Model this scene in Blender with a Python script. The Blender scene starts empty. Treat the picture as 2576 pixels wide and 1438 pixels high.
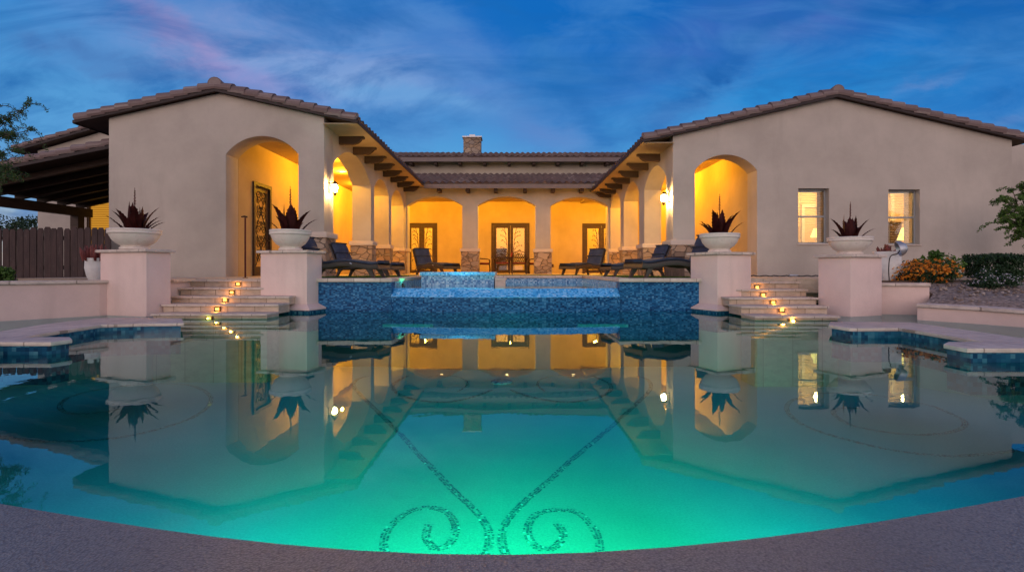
import bpy, bmesh, math, random
from mathutils import Vector, Matrix, noise
R = math.radians
random.seed(11)
scene = bpy.context.scene
col = scene.collection

# ------------------------------------------------------------------ camera model used to read the photograph
F, CX, HZ, CZ = 1350.0, 1288.0, 680.0, 0.70
def P(x, y, d):
    return Vector(((x - CX) * d / F, d, CZ - (y - HZ) * d / F))
def PX(x, d):
    return (x - CX) * d / F

# ------------------------------------------------------------------ node helpers
def new_mat(name):
    m = bpy.data.materials.new(name)
    m.use_nodes = True
    nt = m.node_tree
    nt.nodes.clear()
    out = nt.nodes.new('ShaderNodeOutputMaterial')
    b = nt.nodes.new('ShaderNodeBsdfPrincipled')
    nt.links.new(b.outputs[0], out.inputs[0])
    return m, nt, b, out

def nd(nt, t, **kw):
    n = nt.nodes.new(t)
    for k, v in kw.items():
        setattr(n, k, v)
    return n

def setin(nt, sock, v):
    if hasattr(v, 'is_output') or isinstance(v, bpy.types.NodeSocket):
        nt.links.new(v, sock)
    else:
        if isinstance(v, (tuple, list)) and len(v) == 3 and sock.type == 'RGBA':
            v = (*v, 1)
        sock.default_value = v

def math_n(nt, op, a, b=0.0, c=None, clamp=False):
    n = nd(nt, 'ShaderNodeMath', operation=op, use_clamp=clamp)
    setin(nt, n.inputs[0], a)
    setin(nt, n.inputs[1], b)
    if c is not None:
        setin(nt, n.inputs[2], c)
    return n.outputs[0]

def mix_c(nt, fac, a, b, blend='MIX'):
    n = nd(nt, 'ShaderNodeMix', data_type='RGBA', blend_type=blend)
    setin(nt, n.inputs[0], fac)
    setin(nt, n.inputs[6], a)
    setin(nt, n.inputs[7], b)
    return n.outputs[2]

def ramp(nt, fac, stops, interp='LINEAR'):
    n = nd(nt, 'ShaderNodeValToRGB')
    cr = n.color_ramp
    cr.interpolation = interp
    while len(cr.elements) < len(stops):
        cr.elements.new(0.5)
    for e, (p, c) in zip(cr.elements, stops):
        e.position = p
        e.color = (*c, 1) if len(c) == 3 else c
    setin(nt, n.inputs[0], fac)
    return n.outputs[0]

def obj_co(nt):
    return nd(nt, 'ShaderNodeTexCoord').outputs['Object']

def noise_n(nt, vec, scale, detail=4, rough=0.55, dist=0.0):
    n = nd(nt, 'ShaderNodeTexNoise')
    setin(nt, n.inputs['Vector'], vec)
    n.inputs['Scale'].default_value = scale
    n.inputs['Detail'].default_value = detail
    n.inputs['Roughness'].default_value = rough
    n.inputs['Distortion'].default_value = dist
    return n.outputs['Fac']

def bump_n(nt, h, strength=0.3, dist=0.02):
    n = nd(nt, 'ShaderNodeBump')
    n.inputs['Strength'].default_value = strength
    n.inputs['Distance'].default_value = dist
    setin(nt, n.inputs['Height'], h)
    return n.outputs[0]

def scale_vec(nt, vec, s):
    n = nd(nt, 'ShaderNodeVectorMath', operation='MULTIPLY')
    setin(nt, n.inputs[0], vec)
    n.inputs[1].default_value = s
    return n.outputs[0]

def mottled(name, c1, c2, scale=2.0, rough=0.85, bump=0.2, bscale=60, c3=None, spec=0.3, metallic=0.0, coat=0.0, stretch=None):
    m, nt, b, out = new_mat(name)
    co = obj_co(nt)
    if stretch:
        co = scale_vec(nt, co, stretch)
    n1 = noise_n(nt, co, scale, 5, 0.6)
    cc = ramp(nt, n1, [(0.3, c1), (0.7, c2)])
    if c3 is not None:
        n2 = noise_n(nt, co, scale * 0.37 + 3, 6, 0.7)
        f = ramp(nt, n2, [(0.55, (0, 0, 0)), (0.75, (1, 1, 1))])
        cc = mix_c(nt, f, cc, c3)
    setin(nt, b.inputs['Base Color'], cc)
    b.inputs['Roughness'].default_value = rough
    b.inputs['Specular IOR Level'].default_value = spec
    b.inputs['Metallic'].default_value = metallic
    b.inputs['Coat Weight'].default_value = coat
    if bump:
        setin(nt, b.inputs['Normal'], bump_n(nt, noise_n(nt, co, bscale, 4), bump, 0.01))
    return m

def island_mat(name, stops, rough=0.6, spec=0.3, trans=0.0, coat=0.0, clump=None):
    """colour picked per connected piece (leaf, tile, petal), plus slow drift over the plant"""
    m, nt, b, out = new_mat(name)
    g = nd(nt, 'ShaderNodeNewGeometry')
    f = g.outputs['Random Per Island']
    if clump:
        n = noise_n(nt, obj_co(nt), clump, 2)
        f = math_n(nt, 'ADD', math_n(nt, 'MULTIPLY', f, 0.55), math_n(nt, 'MULTIPLY', math_n(nt, 'SUBTRACT', n, 0.28), 0.9), clamp=True)
    c = ramp(nt, f, stops)
    setin(nt, b.inputs['Base Color'], c)
    b.inputs['Roughness'].default_value = rough
    b.inputs['Specular IOR Level'].default_value = spec
    b.inputs['Coat Weight'].default_value = coat
    if trans:
        t = nd(nt, 'ShaderNodeBsdfTranslucent')
        setin(nt, t.inputs[0], c)
        mx = nd(nt, 'ShaderNodeMixShader')
        mx.inputs[0].default_value = trans
        nt.links.new(b.outputs[0], mx.inputs[1])
        nt.links.new(t.outputs[0], mx.inputs[2])
        nt.links.new(mx.outputs[0], out.inputs[0])
    return m

def emit(name, color, strength):
    m = bpy.data.materials.new(name)
    m.use_nodes = True
    nt = m.node_tree
    nt.nodes.clear()
    out = nt.nodes.new('ShaderNodeOutputMaterial')
    e = nt.nodes.new('ShaderNodeEmission')
    e.inputs[0].default_value = (*color, 1)
    e.inputs[1].default_value = strength
    nt.links.new(e.outputs[0], out.inputs[0])
    return m

# ------------------------------------------------------------------ materials
M = {}
def stucco(name, c, var=0.75, streak=.5):
    m, nt, b, out = new_mat(name)
    co = obj_co(nt)
    n1 = noise_n(nt, co, 0.7, 6, 0.62)
    n2 = noise_n(nt, scale_vec(nt, co, (2.2, 2.2, 0.35)), 1.3, 5, 0.6)
    c2 = tuple(v * var for v in c)
    cc = ramp(nt, n1, [(0.3, c2), (0.68, c)])
    f = ramp(nt, n2, [(0.56, (0, 0, 0)), (0.8, (streak,) * 3)])
    cc = mix_c(nt, f, cc, tuple(v * 0.72 for v in c))
    setin(nt, b.inputs['Base Color'], cc)
    b.inputs['Roughness'].default_value = 0.92
    b.inputs['Specular IOR Level'].default_value = 0.15
    h = math_n(nt, 'ADD', noise_n(nt, co, 26, 5, 0.65), math_n(nt, 'MULTIPLY', noise_n(nt, co, 3.0, 4), 1.6))
    setin(nt, b.inputs['Normal'], bump_n(nt, h, 0.35, 0.012))
    return m
M['stucco'] = stucco('house_stucco', (0.485, 0.425, 0.365))
M['pier'] = stucco('pier_stucco', (0.78, 0.58, 0.52), .78, .7)
M['wall'] = stucco('retaining_wall_stucco', (0.75, 0.56, 0.50), .76, .8)
M['soffit'] = mottled('soffit_paint', (0.36, 0.27, 0.17), (0.42, 0.32, 0.21), 2, 0.8, 0.1, 30)
M['wood'] = mottled('dark_stained_wood', (0.035, 0.02, 0.014), (0.065, 0.036, 0.024), 3, 0.6, 0.35, 30, stretch=(1, 1, 6))
M['fence'] = mottled('fence_stain', (0.032, 0.02, 0.019), (0.065, 0.038, 0.034), 2.2, 0.75, 0.4, 40, c3=(0.085, 0.058, 0.052), stretch=(5, 5, 1))
M['fascia'] = mottled('fascia_paint', (0.024, 0.016, 0.016), (0.042, 0.027, 0.025), 4, 0.65, 0.1, 40)
M['gutter'] = mottled('gutter_paint', (0.13, 0.10, 0.095), (0.18, 0.13, 0.12), 4, 0.45, 0.05, 40)
M['iron'] = mottled('black_iron', (0.018, 0.014, 0.012), (0.04, 0.03, 0.025), 8, 0.45, 0.15, 60, metallic=0.6)
M['rust'] = mottled('rusted_red_metal', (0.05, 0.007, 0.008), (0.115, 0.022, 0.018), 9, 0.6, 0.25, 50, metallic=0.35, c3=(0.03, 0.008, 0.008))
M['cast'] = mottled('cast_limestone', (0.62, 0.53, 0.46), (0.74, 0.65, 0.58), 5, 0.8, 0.25, 70, c3=(0.42, 0.33, 0.27))
M['trim'] = mottled('painted_trim_stucco', (0.50, 0.41, 0.34), (0.56, 0.47, 0.40), 2, 0.85, 0.25, 40)
M['white'] = mottled('white_glazed_pot', (0.62, 0.60, 0.58), (0.75, 0.73, 0.70), 8, 0.6, 0.4, 30)
M['winframe'] = mottled('grey_window_vinyl', (0.26, 0.28, 0.29), (0.32, 0.34, 0.35), 3, 0.4, 0.0)
M['metal'] = mottled('galvanised_cap', (0.35, 0.36, 0.38), (0.5, 0.5, 0.52), 6, 0.4, 0.1, 50, metallic=0.7)
M['concrete'] = None
M['navy'] = mottled('navy_canvas', (0.026, 0.034, 0.062), (0.05, 0.06, 0.095), 6, 0.85, 0.35, 260)
M['redcloth'] = mottled('red_cushion', (0.16, 0.02, 0.018), (0.24, 0.035, 0.03), 6, 0.9, 0.3, 200)
M['bronze'] = mottled('bronze_casting', (0.035, 0.02, 0.014), (0.075, 0.042, 0.028), 12, 0.4, 0.2, 80, metallic=0.7)
M['blind'] = mottled('window_blind', (0.75, 0.70, 0.60), (0.8, 0.75, 0.66), 3, 0.7, 0.0)
M['interior'] = mottled('interior_paint', (0.62, 0.50, 0.34), (0.68, 0.56, 0.40), 1, 0.9, 0.0)
M['clay'] = mottled('brown_clay_pot', (0.10, 0.065, 0.045), (0.16, 0.10, 0.07), 5, 0.7, 0.3, 40)
M['hose'] = mottled('dark_rubber_hose', (0.02, 0.02, 0.022), (0.035, 0.035, 0.04), 5, 0.5, 0.0)
M['bark'] = mottled('bark', (0.06, 0.045, 0.035), (0.11, 0.085, 0.065), 9, 0.9, 0.6, 30, stretch=(1, 1, 0.3))
M['soil'] = mottled('garden_soil', (0.07, 0.045, 0.035), (0.13, 0.09, 0.065), 6, 0.95, 0.7, 30)

M['amberlit'] = stucco('amber_lit_porch_stucco', (0.52, 0.38, 0.20))  # stucco copy warmed to amber; lamplight colour is put into the base colour
def wicker():
    m, nt, b, out = new_mat('woven_wicker')
    co = obj_co(nt)
    w = nd(nt, 'ShaderNodeTexWave', wave_type='BANDS')
    nt.links.new(co, w.inputs[0]); w.inputs['Scale'].default_value = 28; w.inputs['Distortion'].default_value = 1.5
    c = ramp(nt, w.outputs['Fac'], [(0.1, (0.018, 0.011, 0.009)), (0.9, (0.055, 0.033, 0.024))])
    setin(nt, b.inputs['Base Color'], c); b.inputs['Roughness'].default_value = 0.42
    setin(nt, b.inputs['Normal'], bump_n(nt, w.outputs['Fac'], 0.5, 0.01))
    return m
M['wicker'] = wicker()

def roof_tile():
    m, nt, b, out = new_mat('clay_roof_tile')
    co = obj_co(nt)
    v = nd(nt, 'ShaderNodeTexVoronoi'); v.inputs['Scale'].default_value = 2.9
    nt.links.new(co, v.inputs['Vector'])
    c = ramp(nt, v.outputs['Color'], [(0.15, (0.07, 0.045, 0.042)), (0.45, (0.13, 0.08, 0.07)), (0.7, (0.10, 0.068, 0.062)), (0.9, (0.20, 0.15, 0.135))])
    n = noise_n(nt, co, 9, 5, 0.7)
    c = mix_c(nt, ramp(nt, n, [(0.45, (0, 0, 0)), (0.75, (0.7, 0.7, 0.7))]), c, (0.10, 0.075, 0.07))
    setin(nt, b.inputs['Base Color'], c); b.inputs['Roughness'].default_value = 0.75
    setin(nt, b.inputs['Normal'], bump_n(nt, noise_n(nt, co, 40, 4), 0.3, 0.01))
    return m
M['tile'] = roof_tile()

def rake_tile():
    m, nt, b, out = new_mat('rake_roof_tile')
    g = nd(nt, 'ShaderNodeNewGeometry')
    co = obj_co(nt)
    c = ramp(nt, g.outputs['Random Per Island'], [(0.0, (0.11, 0.07, 0.066)), (0.35, (0.20, 0.145, 0.135)), (0.65, (0.14, 0.09, 0.085)), (1.0, (0.26, 0.205, 0.19))])
    n = noise_n(nt, co, 7, 5, 0.7)
    c = mix_c(nt, ramp(nt, n, [(0.45, (0, 0, 0)), (0.8, (0.6, 0.6, 0.6))]), c, (0.15, 0.10, 0.095))
    setin(nt, b.inputs['Base Color'], c); b.inputs['Roughness'].default_value = 0.75
    setin(nt, b.inputs['Normal'], bump_n(nt, noise_n(nt, co, 50, 4), 0.25, 0.01))
    return m
M['rake'] = rake_tile()

def stone():
    m, nt, b, out = new_mat('stone_veneer')
    co = obj_co(nt)
    wob = nd(nt, 'ShaderNodeVectorMath', operation='ADD')
    nz = nd(nt, 'ShaderNodeTexNoise'); nz.inputs['Scale'].default_value = 5
    nt.links.new(co, nz.inputs['Vector'])
    nt.links.new(co, wob.inputs[0])
    nt.links.new(scale_vec(nt, nz.outputs['Color'], (0.12, 0.12, 0.12)), wob.inputs[1])
    sv = scale_vec(nt, wob.outputs[0], (3.4, 3.4, 5.6))
    v1 = nd(nt, 'ShaderNodeTexVoronoi', feature='F1'); v1.inputs['Scale'].default_value = 1
    v2 = nd(nt, 'ShaderNodeTexVoronoi', feature='DISTANCE_TO_EDGE'); v2.inputs['Scale'].default_value = 1
    nt.links.new(sv, v1.inputs['Vector']); nt.links.new(sv, v2.inputs['Vector'])
    c = ramp(nt, v1.outputs['Color'], [(0.1, (0.20, 0.13, 0.085)), (0.35, (0.40, 0.27, 0.17)), (0.6, (0.27, 0.21, 0.165)), (0.85, (0.50, 0.37, 0.26))])
    n = noise_n(nt, co, 14, 5, 0.7)
    c = mix_c(nt, math_n(nt, 'MULTIPLY', n, 0.5), c, (0.16, 0.12, 0.10))
    e = ramp(nt, v2.outputs['Distance'], [(0.012, (0, 0, 0)), (0.045, (1, 1, 1))])
    c = mix_c(nt, e, (0.115, 0.085, 0.065), c)
    setin(nt, b.inputs['Base Color'], c); b.inputs['Roughness'].default_value = 0.85
    h = math_n(nt, 'ADD', e, math_n(nt, 'MULTIPLY', n, 0.5))
    setin(nt, b.inputs['Normal'], bump_n(nt, h, 0.9, 0.04))
    return m
M['stone'] = stone()

def mosaic(name, cell, stops, rough=0.4, coat=0.0, zs=1.0):
    m, nt, b, out = new_mat(name)
    co = obj_co(nt)
    sc = scale_vec(nt, co, (1 / cell, 1 / cell, 1 / cell / zs))
    off = nd(nt, 'ShaderNodeVectorMath', operation='ADD'); nt.links.new(sc, off.inputs[0]); off.inputs[1].default_value = (0.31, 0.37, 0.23)
    fl = nd(nt, 'ShaderNodeVectorMath', operation='FLOOR'); nt.links.new(off.outputs[0], fl.inputs[0])
    wn = nd(nt, 'ShaderNodeTexWhiteNoise'); nt.links.new(fl.outputs[0], wn.inputs['Vector'])
    # neighbours run together into short dashes, as in a glass mosaic blend
    n = noise_n(nt, scale_vec(nt, fl.outputs[0], (0.19, 0.19, 0.43)), 1.0, 2)
    f = math_n(nt, 'ADD', math_n(nt, 'MULTIPLY', wn.outputs['Value'], 0.68), math_n(nt, 'MULTIPLY', n, 0.32))
    c = ramp(nt, f, stops)
    setin(nt, b.inputs['Base Color'], c)
    b.inputs['Roughness'].default_value = rough
    b.inputs['Coat Weight'].default_value = coat
    b.inputs['Coat Roughness'].default_value = 0.15; b.inputs['Specular IOR Level'].default_value = 0.12
    setin(nt, b.inputs['Normal'], bump_n(nt, wn.outputs['Value'], 0.25, 0.004))
    return m
M['mosaic'] = mosaic('blue_glass_mosaic', 0.034, [(0.15, (0.003, 0.03, 0.10)), (0.4, (0.006, 0.075, 0.20)), (0.6, (0.014, 0.12, 0.28)), (0.8, (0.04, 0.18, 0.36)), (0.97, (0.13, 0.30, 0.47))], zs=0.62)
M['weir'] = mosaic('sky_tinted_wet_mosaic', 0.03, [(0.12, (0.02, 0.18, 0.44)), (0.35, (0.07, 0.40, 0.78)), (0.7, (0.18, 0.55, 0.88)), (0.92, (0.48, 0.70, 0.90))], 0.22, 0.35)  # wet tile; the reflected sky blue is also put into the tile colours
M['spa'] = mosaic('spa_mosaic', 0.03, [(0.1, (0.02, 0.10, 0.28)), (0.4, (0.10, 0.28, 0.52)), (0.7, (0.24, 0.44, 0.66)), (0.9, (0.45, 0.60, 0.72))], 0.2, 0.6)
M['band'] = mosaic('teal_waterline_tile', 0.036, [(0.1, (0.006, 0.03, 0.075)), (0.45, (0.012, 0.075, 0.14)), (0.7, (0.02, 0.12, 0.19)), (0.92, (0.10, 0.25, 0.30))], 0.2, 0.6)
M['ribbon'] = island_mat('scroll_glass_tile', [(0.0, (0.05, 0.16, 0.19)), (0.5, (0.08, 0.24, 0.27)), (0.78, (0.16, 0.36, 0.38)), (0.9, (0.4, 0.62, 0.60)), (1.0, (0.8, 0.9, 0.86))], 0.15, 0.6, coat=0.6)

def travertine(name, c1, c2, size=(0.6, 0.4)):
    m, nt, b, out = new_mat(name)
    co = obj_co(nt)
    br = nd(nt, 'ShaderNodeTexBrick')
    nt.links.new(co, br.inputs['Vector'])
    br.inputs['Scale'].default_value = 1.0
    br.inputs['Brick Width'].default_value = size[0]; br.inputs['Row Height'].default_value = size[1]
    br.inputs['Mortar Size'].default_value = 0.006
    br.inputs['Color1'].default_value = (*c1, 1); br.inputs['Color2'].default_value = (*c2, 1)
    br.inputs['Mortar'].default_value = (c1[0] * 0.45, c1[1] * 0.42, c1[2] * 0.4, 1)
    n = noise_n(nt, scale_vec(nt, co, (1, 1, 2.5)), 7, 6, 0.7)
    c = mix_c(nt, ramp(nt, n, [(0.4, (0, 0, 0)), (0.7, (0.75, 0.75, 0.75))]), br.outputs['Color'], tuple(v * 0.6 for v in c1))
    setin(nt, b.inputs['Base Color'], c); b.inputs['Roughness'].default_value = 0.6
    setin(nt, b.inputs['Normal'], bump_n(nt, noise_n(nt, co, 45, 5), 0.35, 0.01))
    return m
M['trav'] = travertine('travertine_paving', (0.52, 0.41, 0.31), (0.60, 0.49, 0.38))
M['step'] = travertine('travertine_steps', (0.50, 0.36, 0.26), (0.62, 0.48, 0.37), (0.42, 3.0))
M['coping'] = travertine('pale_travertine_coping', (0.56, 0.45, 0.38), (0.66, 0.54, 0.46), (0.45, 3.0))

def near_deck():
    m, nt, b, out = new_mat('wet_pebble_concrete')
    co = obj_co(nt)
    n1 = noise_n(nt, co, 1.3, 5, 0.6)
    n2 = noise_n(nt, co, 130, 3, 0.7)
    v = nd(nt, 'ShaderNodeTexVoronoi'); v.inputs['Scale'].default_value = 150
    nt.links.new(co, v.inputs['Vector'])
    c = ramp(nt, n1, [(0.3, (0.25, 0.225, 0.20)), (0.55, (0.34, 0.305, 0.27)), (0.72, (0.41, 0.37, 0.33))])
    c = mix_c(nt, math_n(nt, 'MULTIPLY', v.outputs['Distance'], 0.9), c, (0.09, 0.078, 0.085))
    c = mix_c(nt, ramp(nt, n2, [(0.5, (0, 0, 0)), (0.8, (0.5, 0.5, 0.5))]), c, (0.42, 0.38, 0.38))
    setin(nt, b.inputs['Base Color'], c)
    setin(nt, b.inputs['Roughness'], ramp(nt, n1, [(0.3, (0.30,) * 3), (0.7, (0.5,) * 3)]))
    h = math_n(nt, 'ADD', v.outputs['Distance'], n2)
    setin(nt, b.inputs['Normal'], bump_n(nt, h, 0.5, 0.006))
    return m
M['deck'] = near_deck()

def plaster():
    m, nt, b, out = new_mat('teal_pebble_pool_plaster')
    co = obj_co(nt)
    n1 = noise_n(nt, co, 1.1, 5, 0.6)
    n2 = noise_n(nt, co, 60, 4, 0.75)
    c = ramp(nt, n1, [(0.3, (0.28, 0.50, 0.47)), (0.7, (0.36, 0.60, 0.55))])
    c = mix_c(nt, ramp(nt, n2, [(0.38, (0.55, 0.55, 0.55)), (0.62, (0, 0, 0))]), c, (0.17, 0.36, 0.34))
    setin(nt, b.inputs['Base Color'], c); b.inputs['Roughness'].default_value = 0.8
    setin(nt, b.inputs['Normal'], bump_n(nt, n2, 0.4, 0.01))
    return m
M['plaster'] = plaster()

def water(name, tint, bump=0.02, scale=2.2):
    m = bpy.data.materials.new(name); m.use_nodes = True
    nt = m.node_tree; nt.nodes.clear()
    out = nt.nodes.new('ShaderNodeOutputMaterial')
    co = obj_co(nt)
    n = noise_n(nt, scale_vec(nt, co, (1.0, 0.8, 1.0)), scale, 3, 0.5)
    n2 = noise_n(nt, co, 14, 2, 0.5)
    nor = bump_n(nt, math_n(nt, 'ADD', n, math_n(nt, 'MULTIPLY', n2, 0.06)), bump, 0.05)
    fr = nd(nt, 'ShaderNodeFresnel'); fr.inputs['IOR'].default_value = 1.31
    setin(nt, fr.inputs['Normal'], nor)
    t = nd(nt, 'ShaderNodeBsdfTransparent'); t.inputs[0].default_value = (*tint, 1)
    g = nd(nt, 'ShaderNodeBsdfGlossy'); g.inputs['Roughness'].default_value = 0.0; setin(nt, g.inputs['Normal'], nor)
    g.inputs[0].default_value = (0.76, 0.95, 1, 1)
    mx = nd(nt, 'ShaderNodeMixShader')
    nt.links.new(fr.outputs[0], mx.inputs[0]); nt.links.new(t.outputs[0], mx.inputs[1]); nt.links.new(g.outputs[0], mx.inputs[2])
    nt.links.new(mx.outputs[0], out.inputs[0])
    return m
M['water'] = water('pool_water', (0.30, 0.95, 0.93))
M['water2'] = water('upper_pool_water', (0.7, 0.95, 0.97), 0.04, 5)

def glass():
    m = bpy.data.materials.new('window_glass'); m.use_nodes = True
    nt = m.node_tree; nt.nodes.clear()
    out = nt.nodes.new('ShaderNodeOutputMaterial')
    fr = nd(nt, 'ShaderNodeFresnel'); fr.inputs['IOR'].default_value = 1.5
    t = nd(nt, 'ShaderNodeBsdfTransparent'); t.inputs[0].default_value = (0.93, 0.95, 0.94, 1)
    g = nd(nt, 'ShaderNodeBsdfGlossy'); g.inputs['Roughness'].default_value = 0.02
    mx = nd(nt, 'ShaderNodeMixShader')
    nt.links.new(fr.outputs[0], mx.inputs[0]); nt.links.new(t.outputs[0], mx.inputs[1]); nt.links.new(g.outputs[0], mx.inputs[2])
    nt.links.new(mx.outputs[0], out.inputs[0])
    return m
M['glass'] = glass()

M['gravel'] = None
def gravel():
    m, nt, b, out = new_mat('brown_gravel')
    co = obj_co(nt)
    v = nd(nt, 'ShaderNodeTexVoronoi'); v.inputs['Scale'].default_value = 22
    nt.links.new(co, v.inputs['Vector'])
    c = ramp(nt, v.outputs['Color'], [(0.1, (0.20, 0.15, 0.115)), (0.5, (0.34, 0.25, 0.195)), (0.9, (0.52, 0.41, 0.34))])
    c = mix_c(nt, ramp(nt, v.outputs['Distance'], [(0.3, (0, 0, 0)), (0.8, (.8, .8, .8))]), c, (0.10, 0.075, 0.06))
    setin(nt, b.inputs['Base Color'], c); b.inputs['Roughness'].default_value = 0.9
    setin(nt, b.inputs['Normal'], bump_n(nt, v.outputs['Distance'], 1.0, -0.03))
    return m
M['gravel'] = gravel()
M['turf'] = island_mat('turf_blades', [(0.0, (0.03, 0.075, 0.012)), (1.0, (0.10, 0.17, 0.03))], 0.7)
M['turfbase'] = mottled('turf_backing', (0.045, 0.085, 0.015), (0.08, 0.13, 0.03), 12, 0.9, 0.5, 80)
M['desert'] = mottled('desert_ground', (0.16, 0.12, 0.09), (0.24, 0.18, 0.135), 0.4, 0.95, 0.5, 8)
M['leaf_tree'] = island_mat('mesquite_leaf', [(0.0, (0.012, 0.035, 0.012)), (0.5, (0.035, 0.085, 0.022)), (1.0, (0.085, 0.15, 0.04))], 0.6, 0.3, 0.25, clump=1.6)
M['leaf_bright'] = island_mat('acacia_leaf', [(0.0, (0.02, 0.06, 0.012)), (0.5, (0.07, 0.15, 0.025)), (1.0, (0.16, 0.26, 0.05))], 0.55, 0.3, 0.3, clump=2.0)
M['leaf_dark'] = island_mat('hedge_leaf', [(0.0, (0.008, 0.026, 0.012)), (0.6, (0.022, 0.058, 0.02)), (1.0, (0.05, 0.10, 0.03))], 0.5, 0.35, 0.15, clump=3.0)
M['leaf_far'] = island_mat('far_leaf', [(0.0, (0.012, 0.03, 0.014)), (1.0, (0.05, 0.085, 0.035))], 0.7, 0.2, 0.2, clump=1.0)
M['orange'] = island_mat('orange_petal', [(0.0, (0.50, 0.13, 0.015)), (0.5, (0.72, 0.24, 0.02)), (1.0, (0.80, 0.38, 0.04))], 0.6, 0.2, 0.25)
M['paleflower'] = island_mat('white_petal', [(0.0, (0.55, 0.5, 0.52)), (1.0, (0.8, 0.76, 0.78))], 0.6, 0.2, 0.25)
M['redplant'] = island_mat('red_succulent', [(0.0, (0.10, 0.02, 0.02)), (1.0, (0.25, 0.06, 0.05))], 0.5, 0.3, 0.1)

WARM = (1.0, 0.55, 0.16)
M['lampglass'] = emit('lit_lantern_glass', (1.0, 0.58, 0.18), 1150)
M['steplens'] = emit('lit_step_lens', (1.0, 0.52, 0.10), 3.6)
M['downlens'] = emit('lit_downlight_lens', (1.0, 0.62, 0.25), 14)
M['shade'] = emit('lit_lamp_shade', (1.0, 0.66, 0.16), 3.0)

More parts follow.
